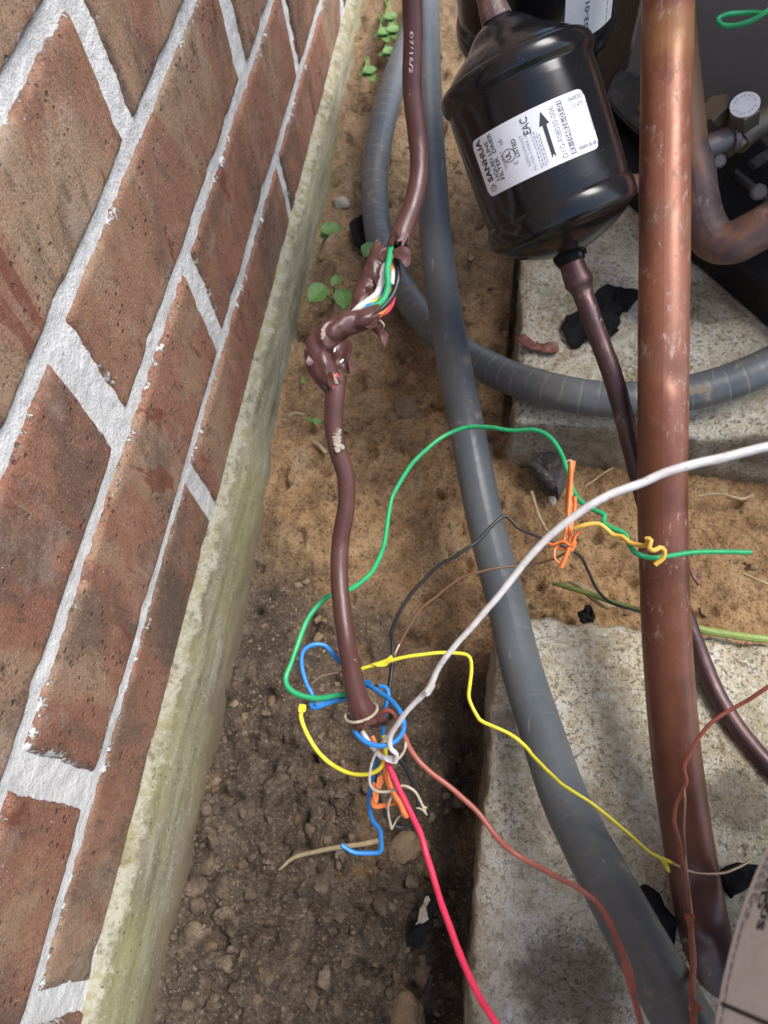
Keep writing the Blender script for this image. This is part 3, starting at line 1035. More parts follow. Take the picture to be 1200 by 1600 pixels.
def mat_upper():
    n = N('upper_brickwork', 0.9, spec=0.2)
    t = n.node('ShaderNodeTexBrick')
    mp = n.node('ShaderNodeMapping')
    mp.inputs['Rotation'].default_value = (math.radians(90), 0, math.radians(90))
    n.link(n.co(), mp.inputs[0])
    c = n.co()
    x, y, z = n.sep(c)
    cb = n.node('ShaderNodeCombineXYZ')
    n.link(y, cb.inputs[0])
    n.link(z, cb.inputs[1])
    n.link(cb.outputs[0], t.inputs['Vector'])
    t.inputs['Scale'].default_value = 1
    t.inputs['Brick Width'].default_value = 0.262
    t.inputs['Row Height'].default_value = 0.068
    t.inputs['Mortar Size'].default_value = 0.006
    t.inputs['Color1'].default_value = (0.30, 0.13, 0.08, 1)
    t.inputs['Color2'].default_value = (0.27, 0.17, 0.11, 1)
    t.inputs['Mortar'].default_value = (0.6, 0.59, 0.57, 1)
    n.set('Base Color', t.outputs['Color'])
    n.bump(n.noise(80, 4), 0.5, 0.003)
    return n.m


V, Fs = box((WX - 0.031, 0.75, beds[-1] + 1.0), ex, ey, ez, 0.03, 2.2, 1.0 - 0.001)
put('upper_brickwork', V, Fs, mat_upper(), wall, smooth=False)

# ------------------------------------------------------------------ foundation strip under the wall
fy = np.arange(-0.25, 1.0, 0.002)
prof = [(-0.004, -0.4128), (0.0005, -0.4148), (0.0026, -0.4168), (0.0046, -0.4188), (0.0064, -0.4208), (0.0082, -0.4230), (0.0102, -0.4255), (0.0118, -0.4295), (0.0134, -0.4335), (0.0150, -0.4375), (0.0166, -0.4420), (0.0182, -0.4470), (0.0196, -0.4520), (0.0206, -0.459), (0.0215, -0.467), (0.022, -0.50)]
lipv = [1, 1, 0.9, 0.75, 0.55, 0.35, 0.12, 0, 0, 0, 0, 0, 0, 0, 0, 0]
pr = []
lv = []
for i in range(len(prof) - 1):
    for t in (0, 0.5):
        pr.append([prof[i][0] * (1 - t) + prof[i + 1][0] * t, prof[i][1] * (1 - t) + prof[i + 1][1] * t])
        lv.append(lipv[i] * (1 - t) + lipv[i + 1] * t)
pr = np.array(pr)
lv = np.array(lv)
V = np.zeros((len(fy), len(pr), 3))
V[..., 0] = WX + pr[None, :, 0]
V[..., 1] = fy[:, None]
V[..., 2] = CAMH + pr[None, :, 1]
q = V.copy()
n1 = fbm(q * np.array([1, 0.4, 1]), 60, 3, off=3)
n2 = fbm(q, 220, 3, off=6)
wav = fbm(np.stack([fy, 0 * fy, 0 * fy], -1), 22, 3)[:, None]
lip = np.broadcast_to(lv[None, :], V.shape[:2])
V[..., 0] += 0.0012 * n1 + (0.0004 + 0.0012 * lip) * n2 + 0.0014 * wav * (1 - 0.4 * lip)
V[..., 2] += lip * (0.0022 * n1 + 0.0012 * n2) + 0.0014 * wav * lip
np_ = len(pr)
idx = np.arange(len(fy) * np_).reshape(len(fy), np_)
Fs = np.stack([idx[:-1, :-1], idx[:-1, 1:], idx[1:, 1:], idx[1:, :-1]], -1).reshape(-1, 4)
fnd = put('concrete_foundation', V.reshape(-1, 3), Fs, M['foundation'], attrs={'lip': lip.ravel()}, origin=(0, 0, 0), sharp=0)
tag(fnd, 'mossy grey green concrete foundation strip under the brick wall', 'foundation')


# ------------------------------------------------------------------ concrete slabs
def slab(name, x0, x1, y0, y1, z0, z1, seed, fine):
    """slab with broken, worn edges; fine = step of the visible part"""
    u = np.concatenate([np.arange(x0, min(x1, 0.30), fine), np.arange(0.31, x1 + 0.01, 0.06)])
    v = np.concatenate([np.arange(y0, y0 + 0.001, fine)]) if False else np.linspace(y0, y1, max(2, int((y1 - y0) / (fine * 1.3))))
    U, Vv = np.meshgrid(u, v, indexing='ij')
    p = np.stack([U, Vv, 0 * U], -1)
    z = z1 + 0.0012 * fbm(p, 25, 3, off=seed) + 0.0007 * fbm(p, 160, 3, off=seed + 4)
    e = np.minimum(np.minimum(U - x0, x1 - U), np.minimum(Vv - y0, y1 - Vv))
    z = z - 0.0045 * np.exp(-e / 0.0028) - 0.012 * np.clip(fbm(p, 38, 3, off=seed + 9) - 0.12, 0, 1) * np.exp(-e / 0.008)
    top = np.stack([U, Vv, z], -1)
    idx = np.arange(U.size).reshape(U.shape)
    Fs = np.stack([idx[:-1, :-1], idx[1:, :-1], idx[1:, 1:], idx[:-1, 1:]], -1).reshape(-1, 4).tolist()
    rim = np.concatenate([idx[:, 0], idx[-1, 1:], idx[-2::-1, -1], idx[0, -2:0:-1]])
    top = top.reshape(-1, 3)
    ring = top[rim]
    Vs = [top]
    prev = rim
    R = len(rim)
    n0 = len(top)
    L = 10
    for k in range(1, L + 1):
        r = ring.copy()
        r[:, 2] = ring[:, 2] + (z0 - ring[:, 2]) * k / L
        Vs.append(r)
        cur = n0 + np.arange(R)
        for i in range(R):
            j = (i + 1) % R
            Fs.append((prev[j], prev[i], cur[i], cur[j]))
        prev = cur
        n0 += R
    V = np.concatenate(Vs)
    # broken outline
    cxm = np.array([(x0 + x1) / 2, (y0 + y1) / 2])
    w = fbm(V * np.array([1, 1, 1.0]), 28, 4, off=seed + 30)
    w2 = fbm(V, 120, 3, off=seed + 40)
    nearx = np.exp(-np.abs(V[:, 0] - x0) / 0.004)
    V[:, 0] += nearx * (0.0050 * w + 0.0024 * w2)
    for yy in (y0, y1):
        nr = np.exp(-np.abs(V[:, 1] - yy) / 0.004)
        V[:, 1] += nr * (0.0055 * w + 0.0026 * w2)
    return put(name, V, Fs, M['slab'], sharp=0)


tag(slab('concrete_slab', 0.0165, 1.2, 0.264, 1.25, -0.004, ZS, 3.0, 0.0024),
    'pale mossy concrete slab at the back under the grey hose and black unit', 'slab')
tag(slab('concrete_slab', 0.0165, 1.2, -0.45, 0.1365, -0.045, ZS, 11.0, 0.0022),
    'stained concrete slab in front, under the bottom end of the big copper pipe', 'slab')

# ------------------------------------------------------------------ conduits
P = pts([(662, -120, .545), (663, -10, .53), (665, 100, .515), (672, 250, .500), (685, 410, .478), (708, 560, .452), (724, 640, .443), (755, 800, .424), (790, 940, .400), (814, 1040, .380), (845, 1140, .354), (879, 1240, .330), (912, 1310, .312), (962, 1405, .286), (1014, 1500, .266), (1076, 1610, .252), (1140, 1720, .245)])
V, Fs, uv = sweep(P, 0.0105, n=40, step=0.0011, groove=(0.0102, 0.00008, 0.0010))
tag(put('straight_conduit', V, Fs, M['conduit'], uv=uv, sharp=60), 'thick straight dark grey flexible conduit running from top to bottom right', 'conduit')
P = pts([(668, -40, .72), (640, 60, .655), (612, 140, .62), (592, 225, .598), (586, 300, .59), (597, 390, .575), (640, 470, .55), (692, 528, .516), (770, 578, .482), (858, 609, .455), (950, 624, .444), (1040, 620, .438), (1120, 603, .434), (1200, 572, .43), (1300, 520, .43), (1420, 440, .43)])
V, Fs, uv = sweep(P, 0.0107, n=40, step=0.0009, groove=(0.0102, 0.00013, 0.0007))
tag(put('curved_hose', V, Fs, M['hose'], uv=uv, sharp=60), 'dark grey ribbed hose looping over the back concrete slab', 'hose')

# ------------------------------------------------------------------ copper lines
P = pts([(1046, -150, .31), (1044, -30, .322), (1043, 30, .328), (1042, 100, .332), (1039, 250, .335), (1038, 400, .337), (1036, 600, .341), (1035, 780, .346), (1038, 900, .347), (1042, 1000, .347), (1049, 1100, .345), (1060, 1210, .341), (1076, 1320, .338), (1094, 1420, .334), (1110, 1500, .334), (1126, 1570, .337), (1150, 1650, .345)])
V, Fs, uv = sweep(P, 0.01115, n=48, step=0.002, noise=(0.00016, 40))
# dents
C = A(1063, 588, .330)
d = np.linalg.norm(V - C, axis=1)
tow = unit(CAM - C)
V = V - tow * (0.0022 * np.exp(-(d / 0.006) ** 2))[:, None]
C = A(1108, 1395, .323)
d = np.linalg.norm(V - C, axis=1)
V = V - tow * (0.0045 * np.exp(-(d / 0.008) ** 2))[:, None]
C = A(1105, 1455, .323)
d = np.linalg.norm(V - C, axis=1)
V = V + tow * (0.0028 * np.exp(-(d / 0.007) ** 2))[:, None]
t = thing('suction_pipe', 'thick reddish copper pipe standing from top to bottom right', 'pipe', V[len(V) - 1])
put('pipe', V, Fs, M['suction'], t, uv=uv, sharp=60)

# brazed elbow of the suction line beside the unit
P = pts([(1050, -60, .40), (1057, 60, .41), (1067, 150, .42), (1076, 228, .427), (1084, 268, .43), (1090, 310, .433), (1098, 345, .435), (1116, 374, .434), (1144, 379, .43), (1175, 365, .425), (1210, 345, .42), (1300, 292, .41), (1450, 205, .41), (1600, 120, .415)])
rr = np.full(len(P), 0.0108)
rr[4:6] = 0.0118
rr[6:9] = 0.0121
rr[9:] = 0.0120
V, Fs, uv = sweep(P, rr, n=36, step=0.0016, noise=(0.0004, 90))
t = thing('copper_elbow_pipe', 'brazed copper elbow with orange and grey patches behind the thick copper pipe', 'pipe', P[7])
put('elbow', V, Fs, M['elbow'], t, uv=uv, sharp=60)

# ------------------------------------------------------------------ filter driers
def drier(name, label, c_bot, c_top, wref, labelled, R=0.0335, stub=True):
    """c_bot, c_top: centres of the two rims"""
    u = unit(c_top - c_bot)
    L = np.linalg.norm(c_top - c_bot)
    w = CAM - (c_bot + c_top) / 2 if wref is None else wref
    w = unit(w - u * (w @ u))
    s = np.cross(u, w)          # screen right when u is up and w faces the viewer
    k = R / 0.0335
    mm = 0.001 * k
    t = thing(name, label, 'filter drier', c_bot)
    low = [(-15.5, 5.9), (-13.0, 6.6), (-12.2, 9.0), (-11.4, 12.0), (-9.4, 17.8), (-6.4, 23.8), (-3.0, 28.6), (-1.2, 30.4), (-1.2, 31.4), (-0.3, 32.8), (1.4, 33.8), (3.8, 34.2), (7.0, 34.2), (9.4, 33.6), (10.8, 32.6), (12.4, 32.5), (14, 33.1)]
    upp = [(-19, 5.9), (-16.0, 6.6), (-15.2, 9.0), (-14, 12.0), (-11, 17.5), (-7, 23.6), (-3.2, 28.4), (-1.2, 30.3), (-1.3, 31.4), (-0.4, 32.8), (1.2, 34.0), (3.5, 34.5), (6.0, 34.3), (7.8, 33.2), (9.2, 32.4), (11, 32.5), (13, 33.1)]
    LL = L / mm
    hi = [(LL - a, r) for a, r in upp[::-1]]
    hi[-1] = (LL + 22, 6.3)
    hi[-2] = (LL + 19.5, 6.9)
    hi[-3] = (LL + 18.2, 9.2)
    hi[-4] = (LL + 16, 12.4)
    prof = [(a * mm, r * mm) for a, r in low + hi]
    # smooth the profile a little
    pr = np.array(prof)
    qq, _ = catmull(np.c_[pr, 0 * pr[:, 0]], 0.0007)
    V, Fs = lathe([(a, max(r, 0.001)) for a, r, _z in qq], c_bot, u, w, 96)
    put('shell', V, Fs, M['drier'], t, sharp=40)
    if stub:
        # copper stub and braze collar on the upper end
        top = c_bot + u * (LL + 20) * mm
        V, Fs, uv = sweep([top, top + u * 0.008, top + u * 0.020 - s * -0.001, top + u * 0.05], [0.0068, 0.0060, 0.0062, 0.0060], n=24, noise=(0.0006, 160))
        put('inlet_stub', V, Fs, M['elbow'], t, uv=uv + np.array([0.13, 0]))
    mid = c_bot + u * (L - 34.5 * mm)
    Rl = 33.1 * mm

    def surf(a, b, off):        # a metres round (to the right), b metres along the axis, from the body's middle
        th = np.asarray(a) / Rl
        return mid + u * np.asarray(b)[..., None] + (Rl + off) * (np.cos(th)[..., None] * w + np.sin(th)[..., None] * s)
    return t, surf, mm


# main drier
U1t, U1b = A(801, 106, .3255), A(881, 352, .343)
dt, surf, mm = drier('filter_drier', 'glossy black filter drier with white arrow label between the two copper pipes', U1b, U1t, None, True)


def label_patch(t, surf, a0, a1, b0, b1, rad=0.003, off=0.00012):
    na, nb = 60, 24
    aa = np.linspace(a0, a1, na)
    V, Fs = [], []
    for a in aa:
        e = max(0, rad - min(a - a0, a1 - a))
        cut = rad - math.sqrt(max(rad * rad - e * e, 0))
        bb = np.linspace(b0 + cut, b1 - cut, nb)
        V.append(surf(np.full(nb, a), bb, off))
    V = np.concatenate(V)
    for i in range(na - 1):
        for j in range(nb - 1):
            k = i * nb + j
            Fs.append((k, k + 1, k + nb + 1, k + nb)[::-1])
    return put('label', V, Fs, M['label'], t, sharp=0)


# the label: text runs up the axis (b), lines advance to the right (a). fa: 0..1 over the picture width of the label
LB0, LB1 = -0.0125, 0.0115
LC = 0.0248                      # half chord


def fa(f):
    return 0.0331 * math.asin(max(-0.99, min(0.99, (LC * (2 * f - 1)) / 0.0331))) - 0.0010


A0, A1 = fa(0.0), fa(0.975)
lab = label_patch(dt, surf, A0, A1, LB0, LB1)
LH = LB1 - LB0


def ink_up(mb, s, f, h, g0, g1, bold=0.0, off=0.00024):
    """text up the axis; its foot line at picture fraction f, height h (m round the can), from g0 to g1 of the label's height"""
    V, Fs = text_fit(s, LB0 + g0 * LH, 0, (g1 - g0) * LH, h, bold)
    mb.add(surf(fa(f) - V[:, 1], V[:, 0], off), Fs)


def ink_flat(mb, s, f0, f1, g, h, bold=0.0, off=0.00024):
    """text across the can (to the right), foot line at label height g"""
    a0, a1 = fa(f0), fa(f1)
    V, Fs = text_fit(s, a0, 0, a1 - a0, h, bold)
    mb.add(surf(V[:, 0], LB0 + g * LH + V[:, 1], off), Fs)


def ink_poly(mb, P2, off=0.00024):
    """polygon of (fraction across, fraction up)"""
    V = np.array([surf(np.array(fa(f)), np.array(LB0 + g * LH), off) for f, g in P2])
    mb.add(V, [tuple(range(len(V)))])


mb = MB()
ink_up(mb, 'SANHUA', 0.083, 0.0030, 0.24, 0.97, 0.03)
ink_up(mb, 'LIQUID LINE', 0.140, 0.0019, 0.20, 0.88, 0.012)
ink_up(mb, 'FILTER', 0.186, 0.0019, 0.18, 0.56, 0.012)
ink_up(mb, 'DRIER', 0.186, 0.0019, 0.64, 0.97, 0.012)
ink_up(mb, 'UL', 0.292, 0.0024, 0.42, 0.545, 0.02)
ink_up(mb, 'C', 0.330, 0.0016, 0.30, 0.345, 0.01)
ink_up(mb, 'US', 0.262, 0.0015, 0.70, 0.785, 0.005)
ink_up(mb, 'LISTED', 0.362, 0.0017, 0.40, 0.70, 0.01)
ink_up(mb, 'EAC', 0.505, 0.0031, 0.66, 0.93, 0.004)
mb.build('lettering', M['ink'], lab, smooth=False)
# ring round UL
ring = MB()
th = np.linspace(0, 2 * np.pi, 41)
cxr, cyr, ra, rb = fa(0.276), LB0 + 0.485 * LH, 0.0030, 0.0026
Vi = surf(cxr + (ra - 0.0003) * np.cos(th), cyr + (rb - 0.0003) * np.sin(th), 0.00024)
Vo = surf(cxr + ra * np.cos(th), cyr + rb * np.sin(th), 0.00024)
ring.add(np.concatenate([Vi, Vo]), [(i, i + 1, 42 + i, 41 + i) for i in range(40)])
# emblem beside the maker's name: a small interlaced oval
for (dx, dy, r1, r2) in ((0.0, 0.0, 0.0017, 0.0013), (0.0004, 0.0006, 0.0010, 0.0009)):
    cx0, cy0 = fa(0.062) + dx, LB0 + 0.12 * LH + dy
    Vi = surf(cx0 + (r1 - 0.00025) * np.cos(th), cy0 + (r2 - 0.00025) * np.sin(th), 0.00024)
    Vo = surf(cx0 + r1 * np.cos(th), cy0 + r2 * np.sin(th), 0.00024)
    ring.add(np.concatenate([Vi, Vo]), [(i, i + 1, 42 + i, 41 + i) for i in range(40)])
ring.build('mark_ring', M['ink'], lab, smooth=False)
# arrow up the axis
mb = MB()
ar = [(0.598, 0.16), (0.598, 0.26), (0.600, 0.50), (0.600, 0.70), (0.582, 0.66), (0.570, 0.66), (0.616, 0.90), (0.664, 0.66), (0.652, 0.66), (0.632, 0.70), (0.632, 0.50), (0.632, 0.26), (0.634, 0.16)]
ink_poly(mb, [(0.600, 0.14), (0.600, 0.36), (0.600, 0.56), (0.600, 0.70), (0.632, 0.70), (0.632, 0.56), (0.632, 0.36), (0.632, 0.14), (0.616, 0.20)][::-1])
ink_poly(mb, [(0.574, 0.68), (0.616, 0.90), (0.658, 0.68)][::-1])
mb.build('arrow', M['ink'], lab, smooth=False)
mb = MB()
ink_up(mb, 'D1G-F08030-006', 0.722, 0.0023, 0.06, 0.90, -0.008)
mb.build('model_number', M['violetink'], lab, smooth=False)
mb = MB()
bar = []
for i in range(9):
    bar.append((0.748, 0.06 + 0.88 * i / 8))
for i in range(9):
    bar.append((0.790, 0.94 - 0.88 * i / 8))
ink_poly(mb, bar[::-1], 0.00022)
mb.build('code_bar', M['violetink'], lab, smooth=False)
mb = MB()
ink_up(mb, '83-104826-03-01', 0.7835, 0.0021, 0.08, 0.92, 0.004, 0.00032)
mb.build('code_lettering', M['label'], lab, smooth=False)
mb = MB()
mb2 = MB()
ink_flat(mb2, '06082021', 0.845, 0.965, 0.86, 0.0017, 0.0)
ink_flat(mb2, '51475', 0.865, 0.945, 0.74, 0.0017, 0.0)
ink_flat(mb2, '00000-00-0K>', 0.815, 0.975, 0.075, 0.0016, 0.0)
mb2.build('lettering', M['violetink'], lab, smooth=False)
ink_up(mb, 'REFRIGERANT', 0.425, 0.0013, 0.18, 0.70, -0.01)
ink_up(mb, 'FILTER-DRIER SA11130', 0.462, 0.0012, 0.08, 0.92, -0.01)
# illegible fine print as broken hairlines
rl = np.random.default_rng(3)
for f, g0, g1 in ((0.215, 0.30, 0.62), (0.228, 0.32, 0.5), (0.495, 0.06, 0.62), (0.515, 0.08, 0.66), (0.535, 0.06, 0.60), (0.553, 0.10, 0.55), (0.968, 0.30, 0.80)):
    g = g0
    while g < g1:
        ln = rl.uniform(0.02, 0.06)
        ink_poly(mb, [(f, g), (f, g + ln), (f + 0.007, g + ln), (f + 0.007, g)])
        g += ln + rl.uniform(0.012, 0.025)
mb.build('lettering', M['greyink'], lab, smooth=False)

# second drier behind
c2b = A(836, 52, .395)
up2 = unit(0.62 * unit(ROT @ np.array([0.02, 1.0, 0])) + 0.60 * unit(CAM - c2b))
d2, surf2, mm2 = drier('filter_drier', 'second black filter drier half hidden behind the labelled one at the top', c2b, c2b + up2 * 0.070, None, False, R=0.0405, stub=False)
A0b, A1b = 0.014, 0.047
lab2 = label_patch(d2, surf2, A0b, A1b, -0.022, 0.008)
mb = MB()
V, Fs = text_fit('03-01', 0.0, 0, 0.012, 0.0026, 0.01)
mb.add(surf2(0.027 - V[:, 1], V[:, 0] - 0.012, 0.0003), Fs)
for q in range(4):
    for g in range(7):
        b0 = -0.018 + g * 0.0034
        mb.add(surf2(np.array([0.0405, 0.0405, 0.0409, 0.0409]) - q * 0.0008 * 0, np.array([b0, b0 + 0.0024, b0 + 0.0024, b0]), 0.0003), [(0, 1, 2, 3)]) if q == 0 else None
mb.build('lettering', M['ink'], lab2, smooth=False)

# liquid line below the drier
P = pts([(884, 384, .3465), (891, 405, .347), (899, 428, .348), (905, 442, .349), (910, 456, .3495), (922, 490, .350), (938, 535, .3515), (955, 580, .353), (972, 640, .358), (987, 700, .364), (1003, 765, .372), (1028, 850, .380), (1062, 940, .385), (1092, 1020, .383), (1118, 1082, .378), (1150, 1135, .372), (1195, 1190, .364), (1250, 1245, .356), (1330, 1310, .345)])
rr = [.0062, .0058, .0060, .0066, .0050] + [0.00465] * (len(P) - 5)
V, Fs, uv = sweep(P, rr, n=28, step=0.0012, noise=(0.00025, 120))
t = thing('liquid_line_pipe', 'thin dark copper pipe leading down from the black filter drier', 'pipe', P[0])
put('pipe', V, Fs, M['liquid'], t, uv=uv)
V, Fs, uv = sweep(pts([(886, 390, .3465), (889, 399, .347), (893, 411, .3475)]), [.0072, .0074, .0064], n=28, step=0.0008, noise=(0.0005, 200))
put('braze_collar', V, Fs, M['scrap'], t, uv=uv)

# ------------------------------------------------------------------ condensing unit
e0 = G(935, 283, ZS)
e1 = G(1215, 528, ZS)
unit_t = thing('condensing_unit', 'dark grey air conditioner cabinet with black base at the top right', 'air conditioner', e0)
ed = unit(e1 - e0)
nin = np.array([-ed[1], ed[0], 0])          # away from the viewer
if nin[1] < 0:
    nin = -nin
PT = ZS + 0.026
poly = [e0 - ed * 0.05, e1 + ed * 0.30, e1 + ed * 0.30 + nin * 0.5, e0 - ed * 0.05 + nin * 0.5]
V, Fs = prism([q[:2] for q in poly], ZS + 0.002, PT, 0.003)
put('base_pan', V, Fs, M['pan'], unit_t, sharp=30)
pa = G(978, 118, PT + 0.012)
pb = G(1215, 196, PT + 0.012)
pd = unit(pb - pa)
pn = unit(np.cross(ez, pd))
if pn[1] < 0:
    pn = -pn
V, Fs = box((pa + pb) / 2 + pd * 0.16 + pn * 0.005 + ez * 0.33, pd, pn, ez, np.linalg.norm(pb - pa) / 2 + 0.16, 0.004, 0.33)
put('side_panel', V, Fs, M['panel'], unit_t, smooth=False)
V, Fs = box(pa - pd * 0.0135 + pn * 0.009 + ez * 0.33, pd, pn, ez, 0.0115, 0.008, 0.35)
put('corner_post', V, Fs, M['post'], unit_t, smooth=False)
V, Fs = box(pa - pd * 0.030 + pn * 0.018 + ez * 0.33, pd, pn, ez, 0.0045, 0.006, 0.34)
put('corner_post', V, Fs, M['pan'], unit_t, smooth=False)
# black inner bulkhead below the panel
V, Fs = box((pa + pb) / 2 + pd * 0.1 + pn * 0.022 - ez * 0.0066, pd, pn, ez, np.linalg.norm(pb - pa) / 2 + 0.18, 0.012, 0.0062)
put('sill', V, Fs, M['pan'], unit_t, smooth=False)
# curved bracket left of the copper pipe
V, Fs = sheet([G(948, 150, PT + .014), G(962, 116, PT + .014), G(985, 108, PT + .014), G(1012, 124, PT + .014), G(1030, 160, PT + .014), G(1030, 215, PT + .014), G(1000, 205, PT + .014), G(975, 182, PT + .014)], 0.0012, 0.004, 4.0, scale=20)
put('foot_bracket', V, Fs, M['bracket'], unit_t)
# grey valve bracket with a triangular opening on the right: outer plate, made of strips
def strip(p, q, wd, z, th, m, nm):
    dd = unit(q - p)
    nn = np.cross(ez, dd)
    V, Fs = box((p + q) / 2 + ez * (z - th / 2), dd, nn, ez, np.linalg.norm(q - p) / 2, wd / 2, th / 2)
    return V, Fs
zb = PT + 0.030
mb = MB()
for (p, q, wd) in (((1108, 232), (1212, 318), 0.0035), ((1112, 226), (1182, 196), 0.004), ((1180, 196), (1225, 262), 0.007), ((1172, 262), (1220, 232), 0.006)):
    P0, P1 = G(*p, zb), G(*q, zb)
    V, Fs = strip(P0, P1, wd, 0, 0.003, None, None)
    V[:, 2] += 0.0011 * (len(mb.V))
    mb.add(V, Fs)
mb.build('valve_bracket', M['bracket'], unit_t, smooth=False)
for (px, py) in ((1118, 240), (1205, 300)):
    V, Fs = box(G(px, py, zb - 0.02), ex, ey, ez, 0.002, 0.002, 0.016)
    put('bracket_leg', V, Fs, M['pan'], unit_t, smooth=False)


def hexcap(c, u, r, h, name, m, parent, n=6, bev=0.0012):
    w = unit(np.cross(u, ex))
    V, Fs = lathe([(0, r), (h - bev, r), (h, r - bev)], np.asarray(c), u, w, n)
    return put(name, V, Fs, m, parent, smooth=(n > 8), sharp=30)


valve = thing('service_valve', 'tarnished brass service valve with round white topped cap beside the grey cabinet', 'valve', G(1160, 200, PT + .03))
tocam = unit(CAM - A(1165, 165, .43))
vu = unit(tocam * 0.75 + ROT @ np.array([0.02, 0.45, 0]))
cc = A(1163, 187, .428)
cap = hexcap(cc, vu, 0.0089, 0.0125, 'valve_cap', M['brass'], valve, 6)
w = unit(np.cross(vu, ex))
V, Fs = lathe([(0, 0.0078), (0.0006, 0.0078)], cc + vu * 0.0126, vu, w, 40)
disc = put('cap_disc', V, Fs, M['label'], cap, sharp=30)
mb = MB()
s_ = np.cross(vu, w)
camr = ROT @ np.array([1, 0, 0])
rx = unit(camr - vu * (camr @ vu))
ry = np.cross(vu, rx)
for k in range(14):
    a_ = math.radians(20 + k * 22 if k < 7 else 200 + (k - 7) * 22)
    o_ = cc + vu * 0.01335
    rad_, tan_ = rx * math.cos(a_) + ry * math.sin(a_), -rx * math.sin(a_) + ry * math.cos(a_)
    for h0, h1, w0 in ((0.0048, 0.0062, 0.0002), (0.0060, 0.0063, 0.0006)) if k % 2 else ((0.0048, 0.0062, -0.0004), (0.0052, 0.0055, 0.0005)):
        c0 = o_ + rad_ * (h0 + h1) / 2 + tan_ * (w0 if h1 - h0 > 0.001 else 0)
        hw = 0.00016 if h1 - h0 > 0.001 else 0.0005
        mb.add(np.array([c0 + rad_ * sx * (h1 - h0) / 2 + tan_ * sy * hw for sx, sy in ((-1, -1), (1, -1), (1, 1), (-1, 1))]), [(0, 1, 2, 3)])
mb.build('cap_print', M['greyink'], disc, smooth=False)
cc2 = A(1126, 186, .44)
vu2 = unit(tocam * 0.6 + ROT @ np.array([-0.35, 0.5, 0]))
hexcap(cc2, vu2, 0.0098, 0.011, 'hex_nut', M['brass'], valve, 6)
V, Fs, uv = sweep(pts([(1100, 232, .437), (1122, 222, .436), (1142, 213, .436)]), 0.0066, n=24)
put('tube_stub', V, Fs, M['tube'], valve, uv=uv)
V, Fs, uv = sweep(pts([(1138, 214, .436), (1146, 211, .436)]), 0.0086, n=24)
put('tube_collar', V, Fs, M['tube'], valve, uv=uv)
V, Fs, uv = sweep(pts([(1150, 220, .437), (1165, 205, .437), (1190, 190, .435), (1240, 160, .43)]), 0.0085, n=24)
put('valve_body', V, Fs, M['brass'], valve, uv=uv)
V, Fs, uv = sweep(pts([(1128, 196, .446), (1146, 214, .44), (1158, 226, .44)]), 0.0092, n=20)
put('valve_body', V, Fs, M['brass'], valve, uv=uv)
bolts = [(1122, 252, .44, 0.0042, 'pale zinc bolt head beside the copper elbow'), (1184, 300, .45, 0.0048, 'dull bolt head on the black base near the right edge')]
for px, py, dd, r, lb in bolts:
    hexcap(A(px, py, dd), unit(tocam + ROT @ np.array([0.2, 0.1, 0])), r, 0.004, 'bolt_head', M['bolt'], unit_t, 12)
V, Fs = blob(G(1010, 168, PT + .017), 0.006, 0.004, 0.002, 4, 0.3)
put('bracket_screw', V, Fs, M['bolt'], unit_t)
# base of the valve on the pan so that it is carried
V, Fs = box(A(1150, 214, .446) - ez * 0.018, pd, pn, ez, 0.006, 0.005, 0.016)
put('valve_foot', V, Fs, M['pan'], valve, smooth=False)
# short dark copper tube reaching from the drier side to behind the pipe
V, Fs, uv = sweep(pts([(972, 288, .40), (992, 287, .405), (1030, 285, .41), (1060, 280, .415)]), 0.005, n=20)
tag(put('copper_tube_end', V, Fs, M['elbow'], uv=uv + np.array([0.13, 0])), 'short dark copper tube end passing behind the thick copper pipe', 'tube')

# ------------------------------------------------------------------ canister at the lower right
CZ = CAMH - 0.22
Pc = np.array([0.2144, -0.0532])
CR = 0.1512
t = thing('round_canister', 'white labelled round canister cut off by the lower right corner', 'canister', (Pc[0], Pc[1], ZS))
V, Fs = lathe([(0, CR - 0.0022), (0.0006, CR - 0.0006), (0.0018, CR), (0.052, CR), (0.0555, CR - 0.0012), (0.057, CR - 0.004), (0.0575, CR - 0.008), (0.056, CR - 0.011), (0.056, 0.02)], np.array([Pc[0], Pc[1], CZ]), ez, -ex, 160)
put('shell', V, Fs, mat_plain('pale_grey_shell', (0.30, 0.30, 0.30), 0.4, var=0.04), t, sharp=30)
V, Fs = lathe([(0, 0.05), (CZ - ZS - 0.001, 0.05)], np.array([Pc[0], Pc[1], ZS]), ez, -ex, 60)
put('foot_ring', V, Fs, M['pan'], t, sharp=30)


def can(a, z, off):             # a: metres round, increasing towards the viewer; z above the lower rim
    th = a / CR
    d = np.stack([-np.cos(th), -np.sin(th), 0 * th], -1)
    return np.array([Pc[0], Pc[1], CZ]) + d * (CR + off) + ez * np.asarray(z)[..., None]


def can_angle(px, py, z):
    """place round the canister that the pixel shows at height z over the rim"""
    g = G(px, py, CZ + z)
    return math.atan2(-(g[1] - Pc[1]), -(g[0] - Pc[0])) * CR


aa = np.linspace(-0.14, 0.10, 90)
V = np.concatenate([can(aa, np.full(90, 0.0030), 0.0003), can(aa, np.full(90, 0.050), 0.0003)])
lab3 = put('label', V, [(i, i + 1, 91 + i, 90 + i) for i in range(89)], M['label'], t, sharp=0)
mb = MB()


def can_text(mb, s, a0, z, w, h, bold=0.0):
    V, Fs = text_fit(s, 0, 0, w, h, bold)
    mb.add(can(a0 + V[:, 0], z + V[:, 1], 0.0005), Fs)


